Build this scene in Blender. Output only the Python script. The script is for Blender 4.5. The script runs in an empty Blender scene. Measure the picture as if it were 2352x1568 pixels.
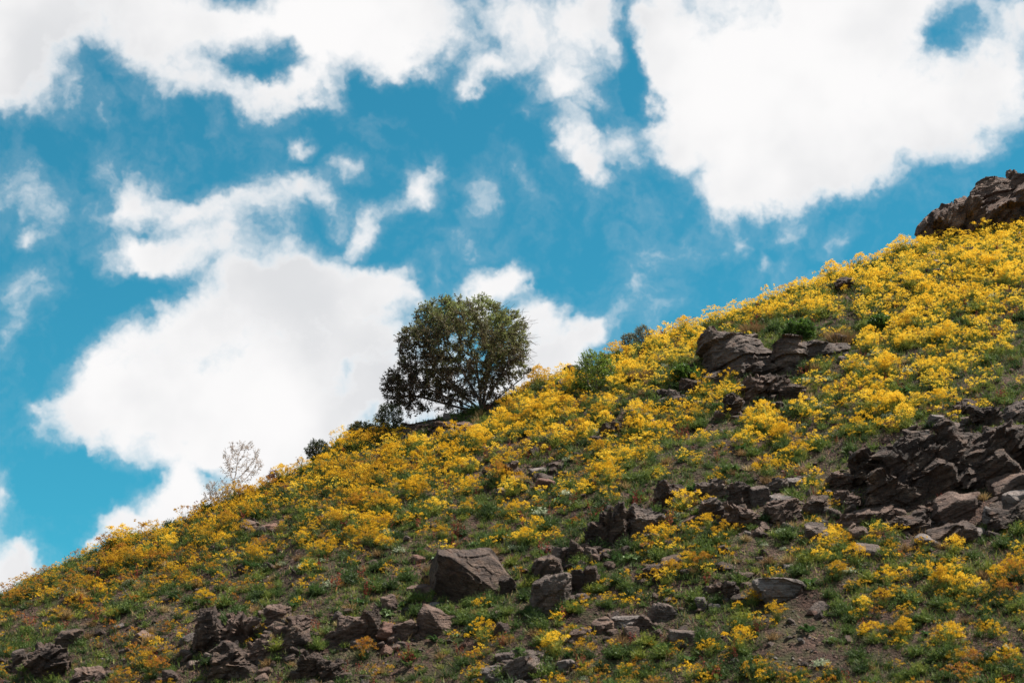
import bpy, bmesh, math, random
import numpy as np
from mathutils import Vector, Matrix, Euler
from mathutils import noise as mnoise

rng = np.random.default_rng(7)
random.seed(7)
SC = bpy.context.scene
COL = SC.collection
R = math.radians

# ------------------------------------------------------------------ camera
PITCH, FOV, EYE = R(18.0), R(30.0), np.array([0.0, 0.0, 1.6])
cd = bpy.data.cameras.new('camera')
cd.sensor_width = 36.0
cd.lens = 18.0 / math.tan(FOV / 2)
cd.clip_start, cd.clip_end = 0.5, 12000
cd.dof.use_dof = True
cd.dof.focus_distance = 62.0
cd.dof.aperture_fstop = 1.0
cam = bpy.data.objects.new('camera', cd)
cam.location = EYE
cam.rotation_euler = (math.pi / 2 + PITCH, 0, 0)
COL.objects.link(cam)
SC.camera = cam

SC.view_settings.view_transform = 'Standard'
SC.view_settings.look = 'None'
SC.view_settings.exposure = 1.1
SC.view_settings.gamma = 1.0
SC.view_settings.use_curve_mapping = False
SC.render.engine = 'CYCLES'
SC.cycles.max_bounces = 6
SC.cycles.diffuse_bounces = 3
SC.cycles.transmission_bounces = 4
SC.cycles.use_denoising = True
SC.cycles.sample_clamp_indirect = 4.0

# ------------------------------------------------------------------ sun
SUN = Vector((0.50, 0.04, 0.86)).normalized()
SUN_EL = math.asin(SUN.z)
SUN_ROT = math.atan2(SUN.x, SUN.y)
sl = bpy.data.lights.new('sun', 'SUN')
sl.energy = 5.0
sl.angle = R(0.5)
sl.color = (1.0, 0.94, 0.84)
so = bpy.data.objects.new('sun', sl)
so.rotation_euler = SUN.to_track_quat('Z', 'Y').to_euler()
so.location = (30, 10, 70)
COL.objects.link(so)

# ------------------------------------------------------------------ pixel helpers (design time only; 2352 x 1568 grid)
TF = math.tan(FOV / 2)
_f = np.array([0, math.cos(PITCH), math.sin(PITCH)])
_u = np.array([0, -math.sin(PITCH), math.cos(PITCH)])
_r = np.array([1.0, 0, 0])


def ray(px, py):
    return _f + _r * ((px - 1176) / 1176 * TF) + _u * ((784 - py) / 1176 * TF)


def project(P):
    Q = np.asarray(P, float) - EYE
    d = Q @ _f
    return 1176 + 1176 * (Q @ _r) / d / TF, 784 - 1176 * (Q @ _u) / d / TF, d


# ------------------------------------------------------------------ world: Nishita sky with cumulus
W = bpy.data.worlds.new('World')
SC.world = W
W.use_nodes = True
nt = W.node_tree
nt.nodes.clear()


def wn(t, **k):
    n = nt.nodes.new(t)
    for a, b in k.items():
        setattr(n, a, b)
    return n


def wmath(op, a, b=None, c=None, clamp=False):
    n = wn('ShaderNodeMath', operation=op, use_clamp=clamp)
    for i, v in enumerate((a, b, c)):
        if v is None:
            continue
        if isinstance(v, (int, float)):
            n.inputs[i].default_value = v
        else:
            nt.links.new(v, n.inputs[i])
    return n.outputs[0]


def wramp(v, lo, hi, a=0.0, b=1.0):
    n = wn('ShaderNodeMapRange', interpolation_type='SMOOTHSTEP')
    nt.links.new(v, n.inputs[0])
    n.inputs[1].default_value, n.inputs[2].default_value = lo, hi
    n.inputs[3].default_value, n.inputs[4].default_value = a, b
    return n.outputs[0]


W_STR = 0.063
tc = wn('ShaderNodeTexCoord')
frame = wn('ShaderNodeMapping', vector_type='POINT')       # turns the sky so that +Y is the middle of the cloud field
frame.inputs['Rotation'].default_value = (-PITCH, 0, 0)
nt.links.new(tc.outputs['Generated'], frame.inputs[0])


def wnoise(vec, scale, detail, rough, dist=0.0, lac=2.0):
    n = wn('ShaderNodeTexNoise')
    nt.links.new(vec, n.inputs['Vector'])
    n.inputs['Scale'].default_value = scale
    n.inputs['Detail'].default_value = detail
    n.inputs['Roughness'].default_value = rough
    n.inputs['Lacunarity'].default_value = lac
    n.inputs['Distortion'].default_value = dist
    return n


def vmath(op, a, b):
    n = wn('ShaderNodeVectorMath', operation=op)
    for i, v in enumerate((a, b)):
        if isinstance(v, tuple):
            n.inputs[i].default_value = v
        elif isinstance(v, (int, float)):
            n.inputs['Scale'].default_value = v
        else:
            nt.links.new(v, n.inputs[i])
    return n.outputs[0]


w1 = wnoise(frame.outputs[0], 9.0, 4, 0.55)
off = vmath('SUBTRACT', w1.outputs['Color'], (0.5, 0.5, 0.5))
off = vmath('SCALE', off, 0.06)
w2 = wnoise(frame.outputs[0], 30.0, 6, 0.65)
off2 = vmath('SCALE', vmath('SUBTRACT', w2.outputs['Color'], (0.5, 0.5, 0.5)), 0.034)
warped = vmath('ADD', vmath('ADD', frame.outputs[0], off), off2)

# the cumulus masses: centre, half-axes (on the 2352 grid), turn in degrees, weight
CLOUDS = [
    (40, 90, 300, 210, 0, 1.5), (10, 235, 110, 80, 0, 1.2), (330, 30, 280, 150, 0, 1.4), (400, 150, 150, 120, -30, 1.0), (480, 200, 130, 60, 0, .8),
    (560, 50, 220, 120, 0, 1.2), (700, 220, 170, 60, 0, 1.2), (620, 215, 120, 50, 0, .8), (780, 60, 260, 150, 0, 1.4), (760, 160, 90, 110, 0, 1),
    (960, 60, 280, 160, 0, 1.4), (940, 160, 120, 50, 0, .6), (1080, 195, 130, 45, 38, 1.0), (1260, 90, 260, 140, 0, 1.3), (1320, 200, 130, 80, 0, 1.0),
    (1400, 20, 110, 90, 0, 1.0), (-80, 40, 200, 260, 0, 1),
    (1760, 100, 330, 300, 0, 1.6), (1880, 270, 360, 200, 0, 1.6), (2070, 170, 290, 230, 0, 1.4), (1690, 310, 200, 150, -30, 1.2),
    (2180, 270, 170, 130, 0, 1.0), (1880, 380, 230, 90, 0, 1.0), (1990, 430, 90, 70, 0, .8), (1700, 430, 120, 60, 0, .6), (1560, 130, 110, 200, 0, 1.1),
    (2290, 140, 130, 160, 0, .75), (2370, 40, 120, 80, 0, .8), (2080, 10, 250, 80, 0, 1), (2230, 330, 100, 60, 0, .6),
    (1335, 330, 120, 65, -38, 1.4), (1365, 385, 60, 60, 0, .9), (1215, 272, 40, 50, 0, .8), (1480, 290, 130, 100, 0, .5), (1560, 350, 110, 70, -30, .8), (1430, 330, 70, 60, 0, .6),
    (560, 450, 220, 58, 10, .95), (400, 500, 140, 60, 0, .8), (285, 605, 110, 45, 0, 1.1), (400, 600, 190, 60, 15, .8), (520, 530, 190, 90, 20, .9), (690, 425, 70, 50, 0, .8),
    (320, 460, 60, 110, -30, .8), (785, 385, 65, 45, 0, 1.1), (690, 335, 45, 38, 0, 1.0), (830, 490, 90, 45, 20, 1.0), (940, 430, 70, 80, -25, 1.4),
    (985, 355, 40, 70, 0, .9), (820, 545, 55, 50, 0, 1.2), (1078, 455, 45, 50, 20, .5), (745, 470, 60, 60, 0, .6), (880, 560, 60, 50, 0, .5),
    (610, 800, 360, 225, 0, 1.7), (700, 650, 170, 130, 0, 1.5), (460, 805, 270, 145, 30, 1.5), (320, 890, 220, 115, 25, 1.3),
    (215, 975, 130, 85, 0, 1.2), (720, 950, 280, 200, 0, 1.6), (540, 960, 280, 150, 0, 1.3), (860, 655, 90, 60, 0, 1.2),
    (870, 760, 110, 120, 0, 1.0), (880, 900, 100, 60, 0, .8), (380, 1020, 190, 80, 0, .9), (230, 1040, 120, 70, 0, .8), (925, 690, 80, 40, 0, .7),
    (390, 1185, 170, 90, 0, 1.5), (430, 1110, 60, 55, 0, 1.3), (290, 1215, 90, 50, 0, 1.5), (570, 1110, 190, 130, 0, 1.5), (700, 1060, 130, 90, 0, 1),
    (30, 1300, 130, 90, 0, 1.3), (95, 1255, 60, 50, 0, .8), (38, 1150, 38, 65, 10, .75), (42, 560, 40, 30, 0, .6), (50, 690, 60, 95, 0, .45),
    (22, 800, 45, 70, 0, .5), (225, 1243, 20, 18, 0, 1.2),
    (1120, 655, 130, 65, 30, 1.4), (1175, 620, 40, 55, 0, 1.0), (1240, 790, 120, 130, 0, 1.5), (1320, 775, 120, 80, 35, 1.3), (1355, 745, 50, 45, 0, 1),
    (1245, 695, 90, 60, 0, 1.3), (1030, 820, 110, 90, 0, .9), (1070, 700, 70, 55, 0, 1.0), (1200, 860, 150, 80, 0, 1.3), (1000, 930, 130, 90, 0, 1.4),
    (1665, 540, 50, 55, 0, .75), (1740, 600, 36, 36, 0, .8), (1930, 545, 70, 40, 30, .6), (1800, 520, 50, 45, 0, .6), (1640, 440, 90, 70, 0, .7),
]
HOLES = [(635, 145, 85, 70, 20, .62), (1487, 120, 50, 170, 0, 1.5), (2160, 80, 85, 130, 15, .85), (2270, 60, 70, 90, 0, .5), (1545, 10, 40, 60, 0, .4), (240, 130, 80, 70, 0, .6),
         (310, 690, 140, 50, 25, .9), (825, 865, 100, 45, 50, .9), (860, 580, 70, 60, 0, .7), (490, 1085, 70, 50, 0, .7), (170, 1110, 120, 60, 0, .8),
         (870, 185, 60, 60, 0, .7), (920, 230, 150, 50, 0, .4), (1130, 120, 60, 40, 0, .4), (590, 100, 60, 50, 0, .35), (1090, 260, 60, 40, 0, .4), (2330, 300, 120, 120, 0, .6), (1950, 500, 200, 60, 0, .2)]


def blob(cx, cy, rx, ry, deg, amp):
    d = ray(cx, cy)
    d = d / np.linalg.norm(d)
    c = (d @ _r, d @ _f, d @ _u)
    k = TF / 1176
    m = wn('ShaderNodeMapping', vector_type='TEXTURE')
    m.inputs['Location'].default_value = c
    m.inputs['Rotation'].default_value = (0, -R(deg), 0)
    m.inputs['Scale'].default_value = (rx * k * 1.04, 0.8, ry * k * 1.04)
    nt.links.new(warped, m.inputs[0])
    g = wn('ShaderNodeTexGradient', gradient_type='SPHERICAL')
    nt.links.new(m.outputs[0], g.inputs[0])
    return g.outputs['Fac'], amp


dens = None
for c in CLOUDS:
    g, a = blob(*c)
    dens = wmath('MULTIPLY', g, a) if dens is None else wmath('MULTIPLY_ADD', g, a, dens)
dens = wmath('MINIMUM', dens, 1.6)
for c in HOLES:
    g, a = blob(*c)
    dens = wmath('MULTIPLY_ADD', g, -a, dens)
# beyond the masses above the same kind of sky goes on, from free noise
sep = wn('ShaderNodeSeparateXYZ')
nt.links.new(frame.outputs[0], sep.inputs[0])
big = wnoise(warped, 2.6, 3, 0.5)
ax = wmath('ABSOLUTE', sep.outputs[0])
az = wmath('ABSOLUTE', sep.outputs[2])
outx = wramp(ax, 0.26, 0.36)
outz = wramp(az, 0.175, 0.27)
outy = wramp(sep.outputs[1], 0.4, 0.1)
outm = wmath('MAXIMUM', wmath('MAXIMUM', outx, outz), outy)
free = wramp(big.outputs['Fac'], 0.44, 0.60, 0.0, 1.4)
dens = wmath('MULTIPLY_ADD', wmath('SUBTRACT', free, dens), outm, dens)
n0 = wnoise(warped, 7.5, 3, 0.5)
n1 = wnoise(warped, 19.0, 10, 0.64)
n2 = wnoise(warped, 85.0, 6, 0.62)


def centred(o, w):
    return wmath('MULTIPLY', wmath('SUBTRACT', o, 0.5), w)


turb = wmath('ADD', wmath('ADD', centred(n0.outputs['Fac'], 0.7), centred(n1.outputs['Fac'], 2.9)), centred(n2.outputs['Fac'], 0.8))
d1 = wmath('ADD', dens, turb)
cover = wramp(d1, 0.07, 1.35)
cover = wmath('POWER', cover, 0.85)
veil = wramp(d1, -0.25, 0.7, 0.0, 0.16)
cover = wmath('MAXIMUM', cover, veil)
shade_n = wnoise(frame.outputs[0], 7.0, 4, 0.5)
bill = wnoise(frame.outputs[0], 17.0, 4, 0.5)
sh = wmath('MULTIPLY', wramp(wmath('MULTIPLY_ADD', bill.outputs['Fac'], 0.45, wmath('MULTIPLY', shade_n.outputs['Fac'], 0.75)), 0.49, 0.78), wramp(d1, 0.7, 1.5))
k = 0.467 / W_STR      # cloud radiance, in units of the background strength
cw = wn('ShaderNodeMix', data_type='RGBA')
nt.links.new(sh, cw.inputs[0])
cw.inputs[6].default_value = (0.975 * k, 0.965 * k, 0.965 * k, 1)
cw.inputs[7].default_value = (0.74 * k, 0.75 * k, 0.77 * k, 1)
sky = wn('ShaderNodeTexSky', sky_type='NISHITA')
sky.sun_disc = False
sky.sun_elevation = SUN_EL
sky.sun_rotation = SUN_ROT
sky.altitude = 1500
sky.air_density, sky.dust_density, sky.ozone_density = 1.0, 0.6, 1.0
tint = wn('ShaderNodeMix', data_type='RGBA', blend_type='MULTIPLY')
tint.inputs[0].default_value = 1.0
nt.links.new(sky.outputs[0], tint.inputs[6])
tint.inputs[7].default_value = (0.21, 0.99, 0.92, 1)
mix = wn('ShaderNodeMix', data_type='RGBA')
nt.links.new(cover, mix.inputs[0])
nt.links.new(tint.outputs[2], mix.inputs[6])
nt.links.new(cw.outputs[2], mix.inputs[7])
bg = wn('ShaderNodeBackground')
bg.inputs[1].default_value = W_STR
nt.links.new(mix.outputs[2], bg.inputs[0])
wo = wn('ShaderNodeOutputWorld')
nt.links.new(bg.outputs[0], wo.inputs[0])
W.cycles.sampling_method = 'MANUAL'
W.cycles.sample_map_resolution = 512

# ------------------------------------------------------------------ terrain height
CREST = [(0, 1372), (100, 1318), (240, 1262), (400, 1205), (560, 1136), (700, 1074), (790, 1012), (870, 990), (960, 968), (1100, 940),
         (1220, 893), (1300, 860), (1400, 824), (1500, 782), (1650, 735), (1800, 679), (1950, 625), (2110, 565), (2200, 545), (2352, 520)]


def crest_depth(px):
    return 53.5 + 11.5 * np.clip(px, -300, 2700) / 2352.0


cp = []
for px, py in CREST:
    y = crest_depth(px)
    d = ray(px, py)
    cp.append((d[0] / d[1] * y, y, EYE[2] + d[2] / d[1] * y))
cp = np.array(cp)
CX = np.concatenate([[-400, -60, -30], cp[:, 0], [cp[-1, 0] + 6, 40, 70, 140, 400]])
CY = np.concatenate([[40, 46, 50.5], cp[:, 1], [cp[-1, 1] + 1.5, 70, 74, 80, 90]])
CZ = np.concatenate([[-2, -1, 4.6], cp[:, 2], [cp[-1, 2] + 2.0, cp[-1, 2] + 7, cp[-1, 2] + 9, 10, -3]])


def vnoise(x, y, seed=0):
    """smooth value noise on numpy arrays, -1..1"""
    xi, yi = np.floor(x).astype(np.int64), np.floor(y).astype(np.int64)
    xf, yf = x - xi, y - yi
    xf, yf = xf * xf * (3 - 2 * xf), yf * yf * (3 - 2 * yf)

    def h(a, b):
        n = (a * 374761393 + b * 668265263 + seed * 1442695041) & 0x7fffffff
        n = ((n ^ (n >> 13)) * 1274126177) & 0x7fffffff
        n = n ^ (n >> 16)
        return (n & 0xffff) / 32767.5 - 1
    a = h(xi, yi) * (1 - xf) + h(xi + 1, yi) * xf
    b = h(xi, yi + 1) * (1 - xf) + h(xi + 1, yi + 1) * xf
    return a * (1 - yf) + b * yf


def fbm(x, y, o=4, seed=0):
    s, a, t = 0, 1.0, 0
    for i in range(o):
        s = s + a * vnoise(x * 2 ** i, y * 2 ** i, seed + i * 17)
        t += a
        a *= 0.5
    return s / t


def H(x, y):
    x, y = np.asarray(x, float), np.asarray(y, float)
    zc, yc = np.interp(x, CX, CZ), np.interp(x, CX, CY)
    d = yc - y
    dp = np.maximum(d, 0)
    S = 0.58 * dp + 0.19 * (np.sqrt(dp * dp + 36) - 6)
    dn = np.maximum(-d, 0)
    B = 0.03 * np.minimum(dn, 9) ** 2 + 0.54 * np.maximum(dn - 9, 0)
    z = zc - S - B
    w = np.clip(dp / 3.0, 0, 1) * 0.75 + 0.12
    z = z + w * (0.42 * fbm(x * 0.28, y * 0.28, 4, 3) + 0.14 * fbm(x * 1.1 + 9, y * 1.1, 3, 5))
    z = z + w * 0.05 * fbm(x * 4, y * 4, 2, 8)
    fl = 0.25 * fbm(x * 0.05, y * 0.05, 3, 11)
    t = z - fl
    return fl + 0.5 * (t + np.sqrt(t * t + 1.0)) - np.where(t > 0, 0.25 / np.sqrt(t * t + 1.0), 0) * np.clip(t, 0, 1)


def hit(px, py):
    """where the view ray of a picture point meets the hill"""
    d = ray(px, py)
    d = d / d[1]
    t = np.arange(25, 90, 0.05)
    P = EYE[None, :] + d[None, :] * t[:, None]
    below = P[:, 2] < H(P[:, 0], P[:, 1])
    i = int(np.argmax(below)) if below.any() else -1
    if i < 0:   # over the crest: the nearest point of the crest below it
        x = d[0] * 58
        yc = float(crest_depth(px))
        return np.array([d[0] * yc, yc, float(H(d[0] * yc, yc))])
    p = P[i]
    return np.array([p[0], p[1], float(H(p[0], p[1]))])


# ------------------------------------------------------------------ materials
def new_mat(name):
    m = bpy.data.materials.new(name)
    m.use_nodes = True
    n = m.node_tree
    n.nodes.clear()
    return m, n


class NT:
    def __init__(s, name):
        s.m, s.n = new_mat(name)

    def node(s, t, ins=None, **k):
        n = s.n.nodes.new(t)
        for a, b in k.items():
            setattr(n, a, b)
        for key, v in (ins or {}).items():
            if hasattr(v, 'is_output') or isinstance(v, bpy.types.NodeSocket):
                s.n.links.new(v, n.inputs[key])
            else:
                n.inputs[key].default_value = v
        return n

    def ramp(s, fac, stops, interp='LINEAR'):
        n = s.node('ShaderNodeValToRGB', {0: fac})
        n.color_ramp.interpolation = interp
        e = n.color_ramp.elements
        while len(e) < len(stops):
            e.new(0.5)
        for el, (p, c) in zip(e, stops):
            el.position = p
            el.color = (*c, 1)
        return n.outputs[0]

    def mix(s, fac, a, b, blend='MIX'):
        n = s.node('ShaderNodeMix', data_type='RGBA', blend_type=blend)
        for i, v in ((0, fac), (6, a), (7, b)):
            if isinstance(v, bpy.types.NodeSocket):
                s.n.links.new(v, n.inputs[i])
            elif i == 0:
                n.inputs[0].default_value = v
            else:
                n.inputs[i].default_value = (*v, 1)
        return n.outputs[2]


def plant_mat(name, stops, rough=0.6, transl=0.35, spec=0.2):
    """thin leaf or petal; colour varies plant by plant (attribute 'tone') and a little along the plant"""
    t = NT(name)
    a = t.node('ShaderNodeAttribute', attribute_name='tone')
    geo = t.node('ShaderNodeNewGeometry')
    nz = t.node('ShaderNodeTexNoise', {'Vector': geo.outputs['Position'], 'Scale': 2.2, 'Detail': 4.0, 'Roughness': 0.7})
    f = t.node('ShaderNodeMath', {0: nz.outputs['Fac'], 1: 0.5}, operation='SUBTRACT')
    ri = t.node('ShaderNodeMath', {0: geo.outputs['Random Per Island'], 1: 0.5}, operation='SUBTRACT')
    f1 = t.node('ShaderNodeMath', {0: ri.outputs[0], 1: 0.42, 2: a.outputs['Fac']}, operation='MULTIPLY_ADD')
    f2 = t.node('ShaderNodeMath', {0: f.outputs[0], 1: 0.9, 2: f1.outputs[0]}, operation='MULTIPLY_ADD', use_clamp=True)
    col = t.ramp(f2.outputs[0], stops)
    p = t.node('ShaderNodeBsdfPrincipled', {'Base Color': col, 'Roughness': rough, 'Specular IOR Level': spec})
    tr = t.node('ShaderNodeBsdfTranslucent', {'Color': col})
    mx = t.node('ShaderNodeMixShader', {0: transl, 1: p.outputs[0], 2: tr.outputs[0]})
    t.node('ShaderNodeOutputMaterial', {0: mx.outputs[0]})
    return t.m


M = {}
M['petal'] = plant_mat('yellow_umbel', [(0.0, (0.38, 0.14, 0.03)), (0.22, (0.36, 0.20, 0.025)), (0.5, (0.54, 0.31, 0.02)), (0.8, (0.78, 0.48, 0.03)), (1.0, (0.84, 0.60, 0.07))], 0.8, 0.42, 0.05)
M['stalk'] = plant_mat('yellow_green_stalk', [(0, (0.16, 0.10, 0.03)), (0.5, (0.30, 0.27, 0.05)), (1, (0.42, 0.40, 0.07))], 0.7, 0.2)
M['frond'] = plant_mat('feathery_green', [(0, (0.034, 0.055, 0.022)), (0.4, (0.068, 0.108, 0.028)), (0.7, (0.12, 0.165, 0.036)), (1, (0.23, 0.24, 0.04))], 0.6, 0.35)
M['leaf'] = plant_mat('broad_leaf_green', [(0, (0.035, 0.07, 0.022)), (0.6, (0.07, 0.13, 0.035)), (1, (0.17, 0.22, 0.09))], 0.55, 0.3, 0.3)
M['dock'] = plant_mat('rust_red_seed_head', [(0, (0.10, 0.025, 0.02)), (0.6, (0.20, 0.045, 0.03)), (1, (0.28, 0.10, 0.05))], 0.8, 0.2, 0.1)
M['pale'] = plant_mat('silvery_leaf', [(0, (0.20, 0.24, 0.15)), (0.6, (0.36, 0.40, 0.26)), (1, (0.55, 0.57, 0.42))], 0.7, 0.3, 0.1)
M['straw'] = plant_mat('dry_straw', [(0, (0.17, 0.10, 0.05)), (0.5, (0.30, 0.19, 0.08)), (1, (0.46, 0.36, 0.18))], 0.7, 0.3, 0.1)
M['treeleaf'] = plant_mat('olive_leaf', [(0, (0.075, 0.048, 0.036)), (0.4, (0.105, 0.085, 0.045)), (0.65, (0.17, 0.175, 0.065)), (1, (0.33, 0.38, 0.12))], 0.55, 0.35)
M['bushleaf'] = plant_mat('bright_green_leaf', [(0, (0.045, 0.09, 0.02)), (0.5, (0.10, 0.17, 0.025)), (1, (0.27, 0.33, 0.04))], 0.45, 0.4, 0.3)
M['greyleaf'] = plant_mat('grey_green_leaf', [(0, (0.10, 0.11, 0.085)), (0.5, (0.16, 0.175, 0.13)), (1, (0.25, 0.26, 0.18))], 0.6, 0.35, 0.2)
M['dryleaf'] = plant_mat('brown_dry_leaf', [(0, (0.28, 0.20, 0.17)), (0.5, (0.38, 0.30, 0.25)), (1, (0.46, 0.40, 0.32))], 0.7, 0.4, 0.1)
M['darkleaf'] = plant_mat('dark_shrub_leaf', [(0, (0.035, 0.04, 0.022)), (0.5, (0.055, 0.07, 0.03)), (1, (0.10, 0.13, 0.05))], 0.5, 0.3)


def bark(name, a, b):
    t = NT(name)
    geo = t.node('ShaderNodeTexCoord')
    mp = t.node('ShaderNodeMapping', {0: geo.outputs['Object'], 'Scale': (1, 1, 0.25)})
    nz = t.node('ShaderNodeTexNoise', {'Vector': mp.outputs[0], 'Scale': 22.0, 'Detail': 5.0, 'Roughness': 0.7})
    col = t.ramp(nz.outputs['Fac'], [(0.3, a), (0.7, b)])
    bp = t.node('ShaderNodeBump', {'Strength': 0.6, 'Distance': 0.02, 'Height': nz.outputs['Fac']})
    p = t.node('ShaderNodeBsdfPrincipled', {'Base Color': col, 'Roughness': 0.9, 'Normal': bp.outputs[0]})
    t.node('ShaderNodeOutputMaterial', {0: p.outputs[0]})
    return t.m


M['bark'] = bark('tree_bark', (0.035, 0.026, 0.022), (0.13, 0.10, 0.085))
M['palebark'] = bark('pale_twig_bark', (0.26, 0.20, 0.18), (0.48, 0.40, 0.36))


def rock_mat(name, dark, mid, light, lichen=0.25, scale=1.0):
    t = NT(name)
    tcn = t.node('ShaderNodeTexCoord')
    oi = t.node('ShaderNodeObjectInfo')
    sh = t.node('ShaderNodeVectorMath', {0: tcn.outputs['Object'], 1: oi.outputs['Location']}, operation='ADD')
    big = t.node('ShaderNodeTexNoise', {'Vector': sh.outputs[0], 'Scale': 1.6 * scale, 'Detail': 9.0, 'Roughness': 0.68, 'Distortion': 0.4})
    col = t.ramp(big.outputs['Fac'], [(0.28, dark), (0.5, mid), (0.72, light)])
    mp = t.node('ShaderNodeMapping', {0: sh.outputs[0], 'Rotation': (0.25, -0.42, 0.1), 'Scale': (0.7, 0.9, 7.0)})
    strata = t.node('ShaderNodeTexNoise', {'Vector': mp.outputs[0], 'Scale': 2.4 * scale, 'Detail': 6.0, 'Roughness': 0.6})
    sc = t.ramp(strata.outputs['Fac'], [(0.38, (0.55, 0.52, 0.52)), (0.52, (1, 1, 1)), (0.66, (1.0, 0.93, 0.86))])
    col = t.mix(0.8, col, sc, 'MULTIPLY')
    rust = t.node('ShaderNodeTexNoise', {'Vector': sh.outputs[0], 'Scale': 3.3, 'Detail': 5.0, 'Roughness': 0.6})
    rf = t.ramp(rust.outputs['Fac'], [(0.56, (0, 0, 0)), (0.72, (0.55, 0.55, 0.55))])
    col = t.mix(rf, col, (0.16, 0.08, 0.05))
    li = t.node('ShaderNodeTexNoise', {'Vector': sh.outputs[0], 'Scale': 13.0, 'Detail': 4.0, 'Roughness': 0.75})
    lf = t.ramp(li.outputs['Fac'], [(0.60, (0, 0, 0)), (0.68, (lichen, lichen, lichen))])
    col = t.mix(lf, col, (0.30, 0.29, 0.27))
    vor = t.node('ShaderNodeTexVoronoi', {'Vector': mp.outputs[0], 'Scale': 2.2 * scale}, feature='DISTANCE_TO_EDGE')
    crack = t.ramp(vor.outputs['Distance'], [(0.0, (0, 0, 0)), (0.05, (1, 1, 1))])
    hn = t.node('ShaderNodeTexNoise', {'Vector': sh.outputs[0], 'Scale': 9.0, 'Detail': 8.0, 'Roughness': 0.72})
    h1 = t.node('ShaderNodeMath', {0: strata.outputs['Fac'], 1: 1.2, 2: hn.outputs['Fac']}, operation='MULTIPLY_ADD')
    h2 = t.node('ShaderNodeMath', {0: crack, 1: 0.25, 2: h1.outputs[0]}, operation='MULTIPLY_ADD')
    bp = t.node('ShaderNodeBump', {'Strength': 0.9, 'Distance': 0.09, 'Height': h2.outputs[0]})
    p = t.node('ShaderNodeBsdfPrincipled', {'Base Color': col, 'Roughness': 0.82, 'Specular IOR Level': 0.35, 'Normal': bp.outputs[0]})
    t.node('ShaderNodeOutputMaterial', {0: p.outputs[0]})
    return t.m


M['rock_dark'] = rock_mat('dark_slate', (0.020, 0.011, 0.009), (0.056, 0.034, 0.026), (0.165, 0.105, 0.074), 0.2)
M['rock_grey'] = rock_mat('lichened_grey_rock', (0.036, 0.024, 0.021), (0.095, 0.067, 0.057), (0.22, 0.162, 0.135), 0.5)
M['rock_pale'] = rock_mat('pale_rock', (0.075, 0.058, 0.055), (0.16, 0.13, 0.12), (0.28, 0.235, 0.22), 0.5)
M['rock_red'] = rock_mat('reddish_rock', (0.08, 0.036, 0.026), (0.15, 0.075, 0.055), (0.24, 0.14, 0.10), 0.1)
M['rock_brown'] = rock_mat('brown_rock', (0.034, 0.019, 0.015), (0.10, 0.060, 0.046), (0.22, 0.145, 0.112), 0.15)

# soil
t = NT('scree_soil')
geo = t.node('ShaderNodeNewGeometry')
a = t.node('ShaderNodeTexNoise', {'Vector': geo.outputs['Position'], 'Scale': 0.55, 'Detail': 8.0, 'Roughness': 0.65})
b = t.node('ShaderNodeTexNoise', {'Vector': geo.outputs['Position'], 'Scale': 14.0, 'Detail': 6.0, 'Roughness': 0.75})
v = t.node('ShaderNodeTexVoronoi', {'Vector': geo.outputs['Position'], 'Scale': 13.0, 'Randomness': 1.0})
v2 = t.node('ShaderNodeTexVoronoi', {'Vector': geo.outputs['Position'], 'Scale': 34.0, 'Randomness': 1.0})
col = t.ramp(a.outputs['Fac'], [(0.3, (0.026, 0.015, 0.012)), (0.5, (0.056, 0.034, 0.027)), (0.7, (0.10, 0.066, 0.052))])
col2 = t.ramp(b.outputs['Fac'], [(0.32, (0.3, 0.27, 0.27)), (0.5, (1, 1, 1)), (0.7, (1.9, 1.75, 1.6))])
col = t.mix(0.9, col, col2, 'MULTIPLY')
sep_ = t.node('ShaderNodeSeparateColor', {0: v.outputs['Color']})
vc = t.ramp(sep_.outputs[0], [(0.0, (0.5, 0.47, 0.47)), (0.6, (1, 1, 1)), (1.0, (1.9, 1.8, 1.75))])
col = t.mix(0.75, col, vc, 'MULTIPLY')
gr = t.node('ShaderNodeTexNoise', {'Vector': geo.outputs['Position'], 'Scale': 1.7, 'Detail': 7.0, 'Roughness': 0.7})
gf = t.ramp(gr.outputs['Fac'], [(0.46, (0, 0, 0)), (0.62, (0.75, 0.75, 0.75))])
col = t.mix(gf, col, (0.045, 0.05, 0.02))
hh = t.node('ShaderNodeMath', {0: v.outputs['Distance'], 1: -1.0, 2: b.outputs['Fac']}, operation='MULTIPLY_ADD')
hh2 = t.node('ShaderNodeMath', {0: v2.outputs['Distance'], 1: -0.4, 2: hh.outputs[0]}, operation='MULTIPLY_ADD')
bp = t.node('ShaderNodeBump', {'Strength': 1.0, 'Distance': 0.06, 'Height': hh2.outputs[0]})
p = t.node('ShaderNodeBsdfPrincipled', {'Base Color': col, 'Roughness': 0.95, 'Specular IOR Level': 0.15, 'Normal': bp.outputs[0]})
t.node('ShaderNodeOutputMaterial', {0: p.outputs[0]})
M['soil'] = t.m


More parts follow.
